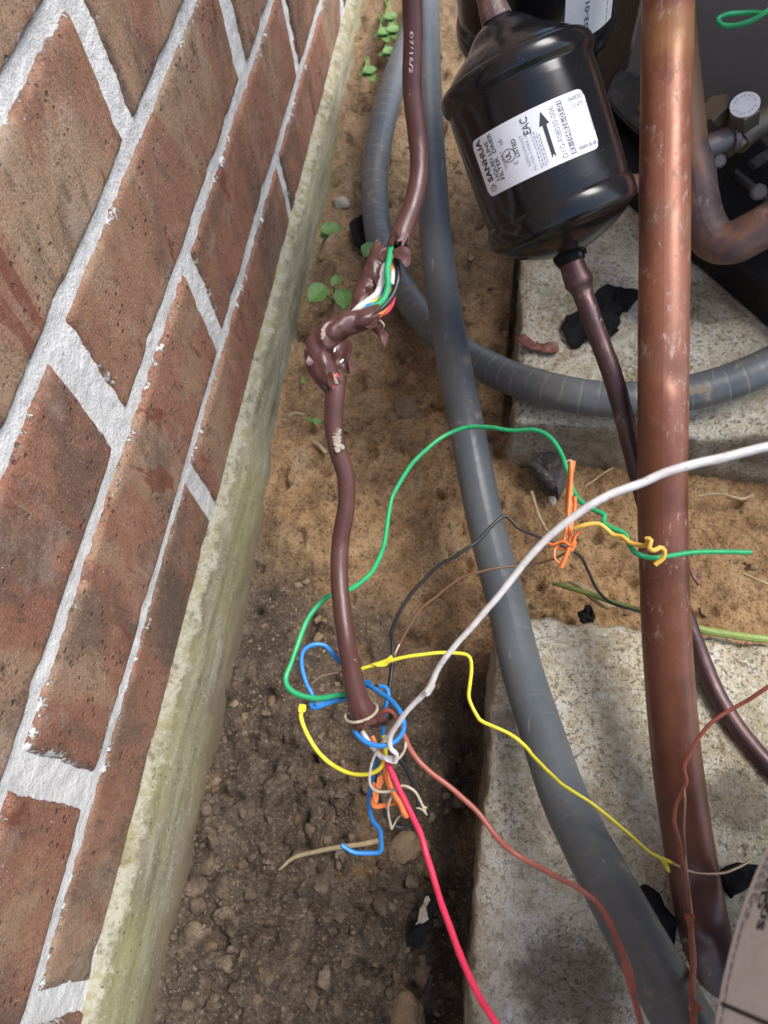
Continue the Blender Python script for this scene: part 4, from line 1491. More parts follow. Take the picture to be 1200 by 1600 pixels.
a1 = can_angle(1190, 1318, 0.0135)
a2 = can_angle(1168, 1412, 0.0135)
can_text(mb, 'LISTED', a1 - 0.006, 0.0125, (a2 - a1) + 0.006, 0.0036, 0.02)
can_text(mb, 'C', can_angle(1192, 1330, 0.02), 0.0185, 0.0045, 0.0045, 0.03)
a3 = can_angle(1182, 1402, 0.019)
can_text(mb, 'US', a3, 0.0165, 0.0062, 0.0040, 0.03)
mb.build('lettering', M['ink'], lab3, smooth=False)
mb = MB()
th = np.linspace(0, 2 * np.pi, 41)
ac, zc = can_angle(1196, 1370, 0.023), 0.0225
Vi = can(ac + 0.0058 * np.cos(th), zc + 0.0058 * np.sin(th), 0.0005)
Vo = can(ac + 0.0070 * np.cos(th), zc + 0.0070 * np.sin(th), 0.0005)
mb.add(np.concatenate([Vi, Vo]), [(i, i + 1, 42 + i, 41 + i) for i in range(40)])
mb.build('mark_ring', M['ink'], lab3, smooth=False)
mb = MB()
for zr, q0, q1, hh in ((0.0065, a1, a2 + 0.055, 0.0009), (0.0085, a1, a1 + 0.015, 0.0008), (0.0102, a1, a1 + 0.012, 0.0008), (0.024, a2 + 0.028, a2 + 0.075, 0.0010), (0.0265, a2 + 0.026, a2 + 0.07, 0.0010), (0.029, a2 + 0.024, a2 + 0.07, 0.0010)):
    g = q0
    while g < q1:
        ln = rl.uniform(0.0008, 0.003)
        mb.add(can(np.array([g, g + ln, g + ln, g]), np.array([zr, zr, zr + hh, zr + hh]), 0.0005), [(0, 1, 2, 3)])
        g += ln + rl.uniform(0.0004, 0.0009)
mb.build('fine_print', M['greyink'], lab3, smooth=False)
mb = MB()
ar = can_angle(1135, 1568, 0.006)
zz = np.linspace(0.005, 0.05, 12)
mb.add(np.concatenate([can(np.full(12, ar), zz, 0.0005), can(np.full(12, ar + 0.0009), zz, 0.0005)]), [(i, 12 + i, 13 + i, i + 1) for i in range(11)])
mb.build('rule_line', M['ink'], lab3, smooth=False)
mb = MB()
mb.add(can(np.array([ar + 0.004, ar + 0.03, ar + 0.03, ar + 0.004]), np.array([0.0185, 0.0185, 0.05, 0.05]), 0.0005), [(0, 1, 2, 3)])
mb.build('colour_block', M['teal'], lab3, smooth=False)

# ------------------------------------------------------------------ thermostat cable
cab = thing('control_cable', 'brown multi core control cable with its jacket torn open halfway', 'cable', A(570, 1140, .275))
UP = [(640, -160, .255), (643, -40, .272), (645, 60, .284), (644, 140, .292), (652, 210, .298), (655, 265, .300), (646, 315, .300), (631, 355, .300), (622, 385, .300)]
P = pts(UP)
V, Fs = shell(P, [.0038] * 7 + [.0043, .0046], -180, [180] * 7 + [179, 150], n=40, step=0.0012, rag=(0, 0.012), crump=(0.0003, 130), seed=2.0)
put('jacket', V, Fs, M['jacket'], cab, sharp=50)
# printed date on the upper jacket
C, _ = catmull(P, 0.0005)
T, W, S = frames(C, True)
sl = np.concatenate([[0], np.cumsum(np.linalg.norm(np.diff(C, axis=0), axis=1))])


def on_cable(mb, s, start_px, w, h, phi):
    i0 = int(np.argmin(np.linalg.norm(C - A(*start_px), axis=1)))
    V, Fs = text_fit(s, 0, 0, w, h, -0.008)
    ss = sl[i0] + V[:, 0]
    k = np.clip(np.searchsorted(sl, ss), 0, len(C) - 1)
    ph = phi - V[:, 1] / 0.0038
    # angle measured from the camera-facing side, towards screen left when text runs down
    q = C[k] + 0.00405 * (np.cos(ph)[:, None] * W[k] + np.sin(ph)[:, None] * S[k])
    mb.add(q, Fs)


mb = MB()
on_cable(mb, '07/16/21', (644, 48, .283), 0.0155, 0.0013, 0.28)
mb.build('printed_date', M['white_print'], cab, smooth=False)

# lower jacket: crumpled neck then a plain round cable
LOWP = [(526, 588, .2925), (523, 620, .2925), (521, 660, .294), (527, 700, .296), (540, 745, .299), (541, 790, .301), (533, 840, .302), (530, 890, .301), (533, 940, .298), (541, 1000, .292), (550, 1050, .284), (560, 1095, .277), (571, 1120, .2745), (577, 1137, .273)]
P = pts(LOWP)
rad = [.0042, .0040, .0038, .0037, .0036, .0036, .0036, .0036, .0036, .0037, .0038, .0042, .0054, .0074]
V, Fs = shell(P, rad, [-180] * 14, [180] * 11 + [180, 172, 150], n=40, step=0.0016, rag=(0.002, 0.004), crump=(0.00025, 120), seed=6.0)
put('jacket', V, Fs, M['jacket'], cab, sharp=50)
# torn strip of jacket along the back of the bared wires
V, Fs = shell(pts([(602, 388, .303), (590, 414, .3035), (579, 440, .303), (569, 466, .301), (560, 494, .297)]), [.0044, .0050, .0050, .0046, .0040], [-8, -30, -20, -25, -5], [190, 185, 175, 170, 160], n=26, step=0.0011, rag=(0.007, 0.005), crump=(0.0010, 130), seed=9.0)
put('jacket_strip', V, Fs, M['jacket'], cab, sharp=60)
# crumpled folded neck
V, Fs = shell(pts([(590, 492, .289), (560, 502, .289), (530, 514, .289), (508, 530, .289), (497, 552, .290), (505, 578, .291), (521, 604, .2915)]), [.0034, .0044, .0050, .0054, .0056, .0054, .0042], [-150, -160, -165, -175, -165, -160, -180], [120, 140, 150, 120, 100, 140, 180], n=40, step=0.0010, rag=(0.005, 0.003), crump=(0.0014, 80), seed=14.0)
put('jacket_fold', V, Fs, M['jacket'], cab, sharp=28)
V, Fs = sheet(pts([(512, 524, .2895), (530, 526, .2900), (546, 532, .2895), (549, 548, .2885), (546, 562, .289), (547, 575, .2895), (541, 586, .2895), (528, 579, .2905), (517, 588, .2905), (512, 602, .291), (502, 585, .292), (499, 560, .293)]), 0.0026, 0.0007, 19.0, rings=12, up=unit(CAM - A(525, 560, .29)), scale=95)
put('jacket_fold', V, Fs, M['jacket'], cab, sharp=28)
# flaps
for k, (ol, amp) in enumerate((([(576, 508, .290), (590, 512, .288), (604, 518, .288), (607, 526, .288), (602, 540, .287), (598, 541, .287), (592, 526, .289), (582, 516, .290)], .0008),
                               ([(612, 392, .296), (628, 383, .295), (641, 392, .294), (640, 412, .293), (634, 418, .293), (626, 406, .294), (616, 402, .295)], .0010),
                               ([(480, 538, .287), (474, 541, .286), (481, 546, .287), (487, 560, .287), (477, 566, .286), (486, 572, .287), (492, 556, .287)], .0007),
                               ([(555, 452, .300), (560, 446, .299), (563, 470, .299), (556, 490, .297), (549, 486, .298)], .0007),
                               ([(510, 588, .286), (516, 580, .285), (522, 590, .285), (520, 606, .286), (513, 600, .286)], .0006))):
    V, Fs = sheet(pts(ol), amp, 0.0006, 3.0 + k, rings=6, up=unit(CAM - A(*ol[0])), scale=150)
    put('jacket_flap', V, Fs, M['jacket'], cab, sharp=60)
for k, (ol, amp) in enumerate((([(572, 448, .297), (582, 452, .2955), (588, 462, .295), (580, 466, .2955), (572, 460, .297)], .0006),
                               ([(618, 360, .295), (625, 356, .295), (628, 364, .2945), (622, 370, .2945)], .0005),
                               ([(548, 562, .2865), (556, 568, .286), (552, 580, .286), (545, 574, .2865)], .0006),
                               ([(566, 500, .2865), (578, 494, .286), (592, 500, .2855), (586, 512, .286), (572, 512, .2865)], .0008),
                               ([(584, 434, .2975), (592, 428, .297), (594, 440, .2965), (588, 446, .297)], .0006),
                               ([(590, 402, .2985), (600, 390, .298), (608, 396, .2975), (598, 408, .298)], .0006))):
    V, Fs = sheet(pts(ol), amp, 0.0005, 13.0 + 2 * k, rings=5, up=unit(CAM - A(*ol[0])), scale=190)
    put('jacket_flap', V, Fs, M['jacket'], cab, sharp=30)
# bared cores
def core(nm, mt, L, r=0.00105):
    V, Fs, uv = sweep(pts(L), r, n=12, step=0.0008, noise=(0.00012, 300))
    o = put(nm, V, Fs, M[mt], cab, uv=uv)
    return o


core('bare_core', 'green', [(612, 378, .301), (609, 398, .296), (605, 425, .293), (606, 448, .292), (599, 468, .291), (584, 480, .290), (568, 487, .290), (545, 498, .292)], 0.00125)
core('bare_core', 'white', [(612, 390, .303), (600, 420, .299), (596, 440, .297), (590, 458, .296), (576, 470, .294), (562, 480, .292), (548, 494, .293)], 0.00145)
core('bare_core', 'white', [(616, 400, .302), (614, 425, .298), (612, 445, .296)], 0.001)
core('bare_core', 'black', [(618, 385, .303), (620, 410, .299), (622, 435, .297), (614, 460, .296), (598, 480, .294), (580, 491, .292), (560, 500, .292)], 0.00125)
core('bare_core', 'orange', [(613, 395, .302), (612, 420, .2985), (613, 448, .2985), (606, 475, .2965), (592, 492, .2935), (576, 503, .2905), (555, 508, .292)], 0.00120)
core('bare_core', 'blue', [(606, 430, .299), (602, 455, .296), (594, 472, .294), (580, 477, .2925), (566, 482, .293)], 0.00105)
core('bare_core', 'yellow', [(600, 440, .300), (594, 460, .297), (584, 470, .295), (574, 477, .293)], 0.00105)
core('bare_core', 'red', [(620, 420, .304), (617, 452, .302), (613, 475, .3005), (604, 488, .2985), (588, 496, .297)], 0.00075)
core('bare_core', 'black', [(604, 436, .303), (598, 458, .300), (588, 472, .297), (575, 482, .295)], 0.00115)
core('bare_core', 'orange', [(523, 586, .2885), (520, 596, .288), (519, 606, .289)], 0.0008)
core('bare_core', 'red', [(526, 584, .2890), (525, 594, .2886), (522, 604, .289)], 0.0008)
V, Fs, uv = sweep(pts([(584, 500, .29), (594, 501, .287), (600, 508, .287), (598, 514, .289)]), 0.0003, n=8, step=0.0006)
put('pull_string', V, Fs, M['tan'], cab, uv=uv)
mb = MB()
for px, py in ((523, 547), (534, 564)):
    V, Fs = blob(A(px, py, .2855), 0.0004, 0.0011, 0.0004, px * 0.1, 0.3, 2)
    mb.add(V, Fs)
mb.build('lint_fleck', M['label'], cab)
# dried mud on the jacket
mb = MB()
for k in range(16):
    px, py = 526 + random.uniform(-5, 6) + k * 0.3, 668 + k * 2.3
    V, Fs = blob(A(px, py, .2915), 0.0012, 0.0011, 0.0003, k, 0.6, 2)
    mb.add(V, Fs)
mb.build('dried_mud', M['stone'], cab)
# pull string tied round the end
Cr = A(566, 1118, .2745)
tdir = unit(A(574, 1138, .273) - A(558, 1090, .2775))
w = unit((CAM - Cr) - tdir * ((CAM - Cr) @ tdir))
s_ = np.cross(tdir, w)
ringp = [Cr + tdir * (0.0040 * math.cos(q) - 0.0012) + 0.0062 * (math.cos(q) * w + math.sin(q) * s_) for q in np.linspace(0, 2 * math.pi, 17)]
V, Fs, uv = sweep(ringp, 0.00055, n=8, step=0.0008, noise=(0.0001, 400))
put('string_tie', V, Fs, M['tan'], cab, uv=uv)


# ------------------------------------------------------------------ loose wires
def wire(name, label, mt, L, r, cat='wire', kink=0.0004, n=12, extra=None, group=None, seed=None):
    k_ = dict(yellow=0.68, blue=0.78, black=0.76, white=0.64, brown=0.80, red=0.86, gold=0.9, orange=0.85).get(mt, 1.0)
    r = r * k_ if np.isscalar(r) else [q * k_ for q in r]
    kink = kink * (1.0 if mt == 'green' else 1.5)
    P = pts(L)
    V, Fs, uv = sweep(P, r, n=n, step=0.0012, noise=(0.14 * (r if np.isscalar(r) else r[0]), 330, kink), seed=RNG.uniform(0, 50) if seed is None else seed)
    if extra is None:
        o = put(name, V, Fs, M[mt], uv=uv)
        return tag(o, label, cat, group)
    t = thing(name, label, cat, P[0], group)
    put('insulation', V, Fs, M[mt], t, uv=uv)
    for e in extra:
        nm, m2, L2, r2 = e
        if callable(L2):
            V, Fs = L2()
            put(nm, V, Fs, M[m2], t, sharp=60)
        else:
            V, Fs, uv = sweep(pts(L2), r2, n=10, step=0.0010, noise=(0.05 * r2, 240, kink))
            put(nm, V, Fs, M[m2], t, uv=uv)
    return t


def flake(ol, amp=0.0006, th=0.0004, seed=1.0):
    return lambda: sheet(pts(ol), amp, th, seed, rings=4, up=unit(CAM - A(*ol[0])), scale=250)


wire('green_wire', 'long thin green wire arching from the cable end over to the thick copper pipe', 'green',
     [(556, 1080, .287), (530, 1086, .287), (490, 1091, .288), (458, 1082, .290), (446, 1062, .293), (458, 1030, .297), (471, 990, .302), (485, 960, .307), (512, 932, .313), (535, 926, .318), (558, 914, .325), (583, 890, .333), (600, 850, .343), (608, 800, .352), (618, 765, .358), (650, 718, .370), (690, 684, .378), (730, 668, .377), (765, 668, .372), (800, 673, .366), (832, 671, .360), (858, 682, .355), (878, 710, .350), (890, 750, .343), (905, 782, .336), (930, 798, .331), (944, 805, .329), (943, 816, .327), (955, 824, .325), (975, 833, .323), (983, 850, .320), (993, 864, .318), (1015, 872, .317), (1040, 870, .317), (1075, 864, .318), (1110, 862, .319), (1173, 863, .320)],
     0.00112, kink=0.0003, extra=[('bare_tip', 'bare', [(1170, 863, .320), (1176, 863, .320)], 0.0006)])
wire('golden_wire', 'short golden yellow wire twisted round the green wire in front of the copper pipe', 'gold',
     [(898, 826, .328), (912, 821, .326), (935, 818, .325), (948, 826, .324), (960, 836, .323), (972, 838, .321), (983, 848, .318), (995, 851, .316), (1006, 853, .314), (1012, 848, .311), (1010, 841, .309), (1017, 844, .308), (1014, 856, .308), (1022, 860, .309), (1031, 855, .309), (1038, 860, .310), (1036, 872, .311), (1023, 883, .312)],
     0.00115, kink=0.0003)
t = thing('orange_wire_bundle', 'tangle of stripped orange wire strands behind the white wire', 'wire', A(885, 850, .33))
for k, L in enumerate(([(893, 722, .338), (890, 760, .337), (888, 800, .335), (890, 840, .333), (885, 862, .332), (876, 888, .332)],
                       [(890, 722, .339), (886, 770, .339), (884, 810, .338), (880, 840, .335), (868, 858, .334), (868, 875, .333), (878, 884, .333)],
                       [(898, 776, .336), (897, 800, .336), (892, 830, .333), (898, 848, .332), (892, 862, .332)],
                       [(850, 838, .336), (862, 850, .334), (880, 845, .332), (892, 852, .331), (900, 836, .331), (908, 832, .332)],
                       [(848, 840, .337), (866, 854, .336), (885, 858, .334), (893, 848, .334), (888, 830, .336)],
                       [(896, 720, .338), (894, 745, .338), (892, 790, .336), (880, 850, .333)])):
    V, Fs, uv = sweep(pts(L), [0.0011, 0.0006, 0.0009, 0.0007, 0.0006, 0.0008][k], n=10, step=0.001, noise=(0.0002, 260, 0.0008), seed=k * 3.0)
    put('strand', V, Fs, M['orange'], t, uv=uv)
V, Fs, uv = sweep(pts([(885, 722, .3385), (890, 719, .338), (897, 722, .338)]), 0.0005, n=8)
put('bare_strand', V, Fs, M['tan'], t, uv=uv)

wire('yellow_wire', 'long yellow wire running from the cable end across the grey conduit', 'yellow',
     [(538, 1049, .289), (556, 1047, .288), (580, 1040, .287), (600, 1035, .286), (625, 1028, .285), (660, 1022, .285), (700, 1020, .287), (730, 1024, .287), (737, 1040, .286), (735, 1070, .284), (733, 1092, .283), (745, 1118, .282), (755, 1128, .281), (790, 1143, .279), (820, 1165, .277), (850, 1200, .286), (890, 1232, .298), (935, 1262, .296), (980, 1300, .296), (1010, 1328, .302), (1052, 1350, .313)],
     0.00105, kink=0.0005, extra=[
         ('torn_insulation', 'yellow', flake([(580, 1037, .286), (592, 1033, .285), (604, 1029, .2845), (612, 1023, .284), (614, 1033, .284), (608, 1036, .2845), (602, 1041, .285), (590, 1041, .285)]), 0),
         ('torn_insulation', 'yellow', flake([(1030, 1340, .298), (1038, 1340, .300), (1046, 1356, .304), (1047, 1364, .305), (1042, 1360, .303)]), 0),
         ('bare_core', 'bare', [(1050, 1349, .312), (1066, 1358, .315), (1090, 1365, .316), (1125, 1365, .318), (1150, 1358, .322), (1172, 1346, .326)], 0.00062),
         ('bare_core', 'bare', [(540, 1048, .289), (520, 1052, .288), (500, 1058, .288), (486, 1069, .288)], 0.0004)])
wire('yellow_wire', 'short curved yellow wire hanging left of the cable end', 'yellow',
     [(598, 1150, .272), (601, 1170, .272), (600, 1190, .273), (590, 1204, .275), (572, 1210, .277), (545, 1207, .279), (515, 1192, .281), (492, 1168, .283), (477, 1140, .284), (470, 1118, .285), (474, 1102, .285)],
     [.0012, .0012, .0012, .0012, .0011, .0011, .0012, .0012, .0012, .0013, .0015], kink=0.0004, extra=[
         ('torn_insulation', 'yellow', flake([(468, 1100, .284), (478, 1101, .284), (477, 1112, .284), (467, 1112, .284)], 0.0005), 0)])
wire('blue_wire', 'blue wire coiled in a loop round the brown cable end', 'blue',
     [(548, 1089, .289), (520, 1096, .289), (494, 1105, .289), (487, 1102, .290), (489, 1088, .290), (478, 1066, .291), (471, 1040, .292), (474, 1018, .293), (490, 1007, .294), (508, 1008, .295), (521, 1022, .296), (532, 1034, .297), (550, 1044, .295), (568, 1064, .287), (590, 1080, .279), (612, 1096, .273), (627, 1115, .269), (631, 1138, .267), (618, 1158, .265), (595, 1166, .264), (572, 1160, .265), (558, 1149, .267), (553, 1142, .270)],
     0.00118, kink=0.0003, extra=[('torn_insulation', 'blue', flake([(492, 1100, .288), (520, 1092, .288), (530, 1093, .288), (500, 1106, .288)], 0.0004), 0)])
wire('blue_wire', 'blue wire bent into a hook behind the cable end loop', 'blue',
     [(599, 1152, .279), (600, 1120, .279), (603, 1100, .280), (607, 1085, .281), (603, 1074, .282), (593, 1072, .283)], 0.0011,
     extra=[('bare_core', 'black', [(596, 1073, .283), (585, 1072, .285), (577, 1075, .286)], 0.0004),
            ('torn_insulation', 'blue', flake([(570, 1066, .284), (578, 1062, .283), (580, 1068, .283), (573, 1076, .284)], 0.0006), 0)])
wire('blue_wire', 'blue wire hanging down over the soil and bent into an L at its end', 'blue',
     [(590, 1168, .275), (584, 1200, .280), (579, 1230, .284), (577, 1255, .286), (582, 1280, .287), (593, 1295, .288), (595, 1310, .288), (594, 1330, .288), (575, 1333, .288), (552, 1331, .288), (533, 1319, .288)], 0.00118, kink=0.0003)
WH = [(618, 1188, .268), (621, 1178, .266), (610, 1168, .264), (609, 1152, .262), (618, 1135, .259), (640, 1105, .255), (660, 1085, .252), (672, 1072, .250), (690, 1038, .247), (728, 990, .243), (768, 945, .239), (805, 897, .236), (845, 851, .233), (895, 807, .229), (950, 775, .226), (1030, 743, .223), (1115, 718, .220), (1200, 698, .217), (1290, 680, .214), (1450, 660, .214), (1650, 660, .22)]
wire('white_wire', 'thick white wire sweeping from the cable end up across the copper pipe to the right', 'white', WH,
     [.0012, .0013, .0015, .0016, .0015, .0014, .0016, .00165, .0015, .0015, .0016, .0017, .0018, .0019, .0020, .0021, .0022, .0022, .0022, .0022, .0022], kink=0.0005, n=16, extra=[
         ('torn_insulation', 'white', flake([(662, 1080, .250), (673, 1066, .249), (680, 1070, .248), (676, 1080, .248), (668, 1088, .249)], 0.0006), 0)])
wire('white_wire', 'short white wire crossing under the blue loop below the cable end', 'white',
     [(566, 1142, .274), (578, 1160, .273), (588, 1174, .272), (598, 1184, .271), (612, 1186, .270), (620, 1192, .269)], 0.0014, kink=0.0004,
     extra=[('torn_insulation', 'white', flake([(596, 1180, .270), (612, 1182, .269), (622, 1186, .268), (618, 1193, .268), (604, 1190, .269)], 0.0007), 0)])
wire('red_brown_wire', 'red brown wire curving from the cable end down over the grey conduit', 'brown',
     [(594, 1124, .277), (600, 1112, .275), (612, 1112, .273), (622, 1125, .272), (632, 1150, .271), (645, 1176, .271), (670, 1205, .270), (710, 1235, .268), (745, 1268, .266), (775, 1308, .262), (815, 1340, .257), (865, 1367, .266), (905, 1388, .268), (932, 1410, .265), (952, 1440, .259), (968, 1475, .252), (980, 1510, .247), (990, 1555, .241), (1003, 1600, .236), (1015, 1650, .231), (1040, 1760, .228), (1090, 1900, .23)],
     [.0012] * 15 + [.0013, .0017, .0014, .0012, .0012, .0012, .0012], kink=0.0004, extra=[
         ('torn_insulation', 'brown', flake([(971, 1503, .2465), (979, 1498, .2465), (988, 1520, .244), (993, 1548, .240), (985, 1556, .240), (975, 1524, .244)], 0.0007, seed=5.0), 0)])
t = wire('red_brown_wire', 'scraped red brown wire hanging in front of the copper pipe near the right edge', 'brown',
     [(1560, 960, .30), (1400, 990, .29), (1260, 1040, .288), (1200, 1073, .292), (1160, 1100, .297), (1120, 1122, .300), (1093, 1152, .302), (1076, 1182, .303), (1069, 1200, .303), (1072, 1222, .303), (1065, 1238, .303), (1056, 1258, .303), (1054, 1285, .302), (1062, 1318, .301), (1065, 1350, .300), (1072, 1385, .299), (1077, 1420, .297)], 0.00105, kink=0.0004, extra=[
         ('insulation', 'brown', [(1078, 1430, .292), (1080, 1460, .280), (1083, 1500, .264), (1081, 1540, .246), (1084, 1580, .238), (1086, 1640, .230)], 0.0012),
         ('bare_core', 'bare', [(1069, 1232, .3015), (1071, 1260, .300), (1070, 1300, .299), (1072, 1350, .297), (1076, 1395, .295), (1079, 1425, .291), (1080, 1445, .286)], 0.00052),
         ('torn_insulation', 'brown', flake([(1069, 1428, .289), (1086, 1428, .289), (1083, 1444, .284), (1080, 1452, .281), (1073, 1444, .284)], 0.0006), 0),
         ('torn_insulation', 'brown', flake([(1078, 1556, .240), (1088, 1564, .239), (1097, 1576, .237), (1086, 1584, .236), (1076, 1578, .237)], 0.0011, seed=8.0), 0)])
wire('pink_red_wire', 'bright pink red wire running from the cable end to the bottom edge', 'red',
     [(600, 1182, .2745), (608, 1200, .272), (622, 1228, .268), (640, 1265, .263), (655, 1300, .258), (668, 1340, .253), (682, 1385, .247), (700, 1440, .239), (722, 1500, .230), (745, 1550, .222), (772, 1595, .214), (800, 1640, .210), (870, 1760, .212), (960, 1880, .22)],
     [.00125] * 14, kink=0.0004)
wire('orange_wire', 'orange wire hooked back under the pink red wire below the cable end', 'orange',
     [(582, 1150, .277), (592, 1172, .276), (600, 1195, .2755), (604, 1215, .276), (614, 1238, .276), (626, 1256, .276), (632, 1270, .276), (636, 1275, .277)],
     [.0011, .0012, .0013, .0013, .0013, .0012, .0013, .0014], kink=0.0004, extra=[
         ('stripped_core', 'orange', [(632, 1262, .278), (624, 1254, .279), (606, 1257, .280), (590, 1260, .280), (584, 1258, .280), (583, 1248, .280), (588, 1240, .280)], 0.0010),
         ('torn_insulation', 'orange', flake([(590, 1215, .277), (598, 1208, .277), (602, 1214, .277), (594, 1232, .278), (588, 1228, .278)], 0.0008), 0),
         ('torn_insulation', 'orange', flake([(583, 1222, .279), (590, 1226, .279), (592, 1248, .279), (586, 1256, .279), (582, 1240, .279)], 0.0008, seed=4.0), 0)])
wire('black_wire', 'thin black wire arching over the grey conduit and behind the copper pipe', 'black',
     [(604, 1120, .286), (607, 1080, .288), (612, 1040, .292), (613, 1005, .296), (612, 985, .300), (624, 957, .308), (645, 925, .318), (680, 888, .332), (715, 866, .345), (745, 846, .352), (768, 822, .357), (788, 808, .360), (800, 815, .360), (812, 827, .359), (845, 840, .357), (885, 856, .356), (908, 872, .357), (920, 895, .358), (936, 925, .360), (960, 944, .364), (1000, 956, .370), (1040, 962, .373), (1080, 968, .374)],
     [.0011] * 12 + [.00095] * 11, kink=0.0005)
wire('black_wire', 'black wire loop hanging behind the pink red wire under the cable end', 'black',
     [(598, 1160, .280), (622, 1184, .281), (636, 1205, .283), (648, 1228, .285), (653, 1252, .287), (650, 1275, .289), (640, 1290, .290), (622, 1294, .290), (606, 1280, .289), (598, 1260, .287), (590, 1235, .285), (586, 1205, .282), (590, 1170, .279)],
     [.0011, .0012, .0013, .0012, .0010, .0009, .0009, .0009, .0009, .0009, .0010, .0011, .0011], kink=0.0006)
wire('dark_brown_wire', 'hair thin brown wire rising from the cable end behind the white wire', 'chest',
     [(622, 1010, .300), (635, 985, .306), (655, 955, .315), (685, 928, .326), (720, 903, .342), (755, 892, .352), (790, 886, .357), (830, 882, .358), (862, 874, .355), (884, 864, .350)], 0.0006, extra=[
         ('bare_core', 'bare', [(604, 1090, .291), (609, 1060, .293), (614, 1030, .297), (623, 1008, .300)], 0.0006)])
t = thing('pull_string', 'frayed tan pull string looping below the cable end', 'string', A(600, 1150, .27))
for L, r in (([(604, 1148, .268), (594, 1165, .268), (582, 1188, .269), (577, 1215, .270), (581, 1232, .271), (595, 1238, .272), (612, 1236, .272), (628, 1229, .270), (645, 1236, .270), (655, 1250, .271), (664, 1268, .272)], .0005),
             ([(634, 1160, .270), (632, 1172, .270), (624, 1184, .270), (616, 1190, .270)], .0005),
             ([(614, 1240, .276), (606, 1258, .277), (608, 1280, .278), (612, 1296, .279)], .0005),
             ([(612, 1296, .279), (620, 1280, .279), (632, 1270, .279)], .0003), ([(655, 1248, .271), (662, 1258, .272), (668, 1262, .272)], .0003),
             ([(652, 1262, .271), (660, 1264, .271), (667, 1272, .272)], .0003)):
    V, Fs, uv = sweep(pts(L), r, n=8, step=0.001, noise=(0.0002, 500, 0.0006), seed=r * 1e4 + L[0][0])
    put('strand', V, Fs, M['tan'], t, uv=uv)
wire('green_wire', 'folded loop of green wire hanging by the cabinet at the top right', 'green',
     [(1240, 16, .33), (1200, 20, .335), (1165, 20, .34), (1136, 23, .342), (1122, 30, .343), (1128, 39, .342), (1148, 40, .340), (1175, 32, .336), (1200, 16, .332), (1230, -10, .33)], 0.00115, kink=0.0002)


# ------------------------------------------------------------------ scraps, stones, plants
def scrap(name, label, ol, z, amp, th, mt, seed, cat='scrap', dome=0.0, scale=60):
    P = np.array([G(px, py, z) for px, py in ol])
    V, Fs = sheet(P, amp, th, seed, scale=scale, dome=dome)
    return tag(put(name, V, Fs, M[mt], sharp=45), label, cat)


scrap('foam_or_shade', 'torn black scrap lying on the back slab behind the thin copper pipe', [(878, 512), (884, 498), (905, 488), (928, 462), (958, 450), (975, 458), (998, 458), (990, 475), (972, 490), (962, 520), (945, 538), (925, 530), (905, 542), (886, 536)], ZS + 0.003, 0.007, 0.002, 'scrap', 2.0, scale=90)
scrap('foam_or_shade', 'black scrap wedged on the front slab between grey conduit and copper pipe', [(998, 1385), (1008, 1380), (1030, 1392), (1040, 1415), (1054, 1440), (1056, 1465), (1050, 1474), (1030, 1455), (1012, 1420)], ZS + 0.003, 0.004, 0.003, 'scrap', 5.0, dome=0.004)
scrap('foam_or_shade', 'black scrap on the front slab right of the copper pipe bottom', [(1115, 1362), (1135, 1352), (1165, 1350), (1190, 1352), (1185, 1375), (1160, 1395), (1145, 1405), (1130, 1390)], ZS + 0.003, 0.005, 0.003, 'scrap', 8.0, dome=0.004)
scrap('foam_or_shade', 'small black crumb scrap on the soil edge of the front slab', [(904, 958), (914, 948), (926, 955), (928, 968), (918, 975), (906, 972)], 0.036, 0.006, 0.003, 'scrap', 11.0, dome=0.0, scale=140)
scrap('charred_scrap', 'grey charred insulation scrap below the back slab edge', [(828, 740), (838, 722), (856, 714), (878, 722), (884, 745), (882, 768), (872, 778), (848, 762)], 0.012, 0.010, 0.008, 'char', 3.0, dome=0.006)
scrap('charred_scrap', 'black and white charred scrap lying on the dark soil at the bottom', [(636, 1468), (648, 1445), (662, 1405), (672, 1396), (690, 1408), (682, 1432), (668, 1460), (654, 1482)], -0.004, 0.008, 0.006, 'scrap', 6.0, dome=0.004)
chs = [o for o in scene.objects if o.name.startswith('charred_scrap')][-1]
V, Fs = sheet(np.array([G(px, py, 0.0045) for px, py in ((650, 1446), (655, 1430), (661, 1412), (667, 1400), (671, 1406), (667, 1424), (670, 1436), (660, 1444))]), 0.003, 0.001, 4.0, scale=200)
put('pale_chip', V, Fs, M['stone'], chs, sharp=30)
scrap('jacket_scrap', 'red brown jacket scrap on the left edge of the back slab', [(808, 528), (818, 526), (838, 538), (858, 538), (874, 540), (872, 552), (858, 554), (842, 548), (828, 548), (812, 538)], ZS + 0.003, 0.004, 0.001, 'rust', 4.0, scale=110)
scrap('jacket_scrap', 'small dark scrap on the soil right of the copper pipe', [(1076, 888), (1084, 892), (1096, 912), (1092, 916), (1080, 902)], 0.022, 0.003, 0.002, 'rust', 14.0, scale=110)
scrap('foam_or_shade', 'dark sheet standing in for the shadowed hollow behind the seedlings by the foundation', [(546, 356), (556, 342), (574, 338), (584, 354), (574, 380), (562, 388), (552, 378)], 0.012, 0.005, 0.002, 'scrap', 17.0, scale=140)  # black sheet added as the shadow in a soil hollow, no real scrap


def stone(label, px, py, z, r, mt, seed, name='stone', cat='stone', amp=0.28, flat=0.7):
    c = G(px, py, z)
    zz = hs(c[0], c[1]) if z < ZS - 0.005 else ZS
    c = G(px, py, zz + r * 0.15)
    V, Fs = blob(c, r, r * 0.85, r * flat, seed, amp, 4)
    return tag(put(name, V, Fs, M[mt], sharp=0), label, cat)


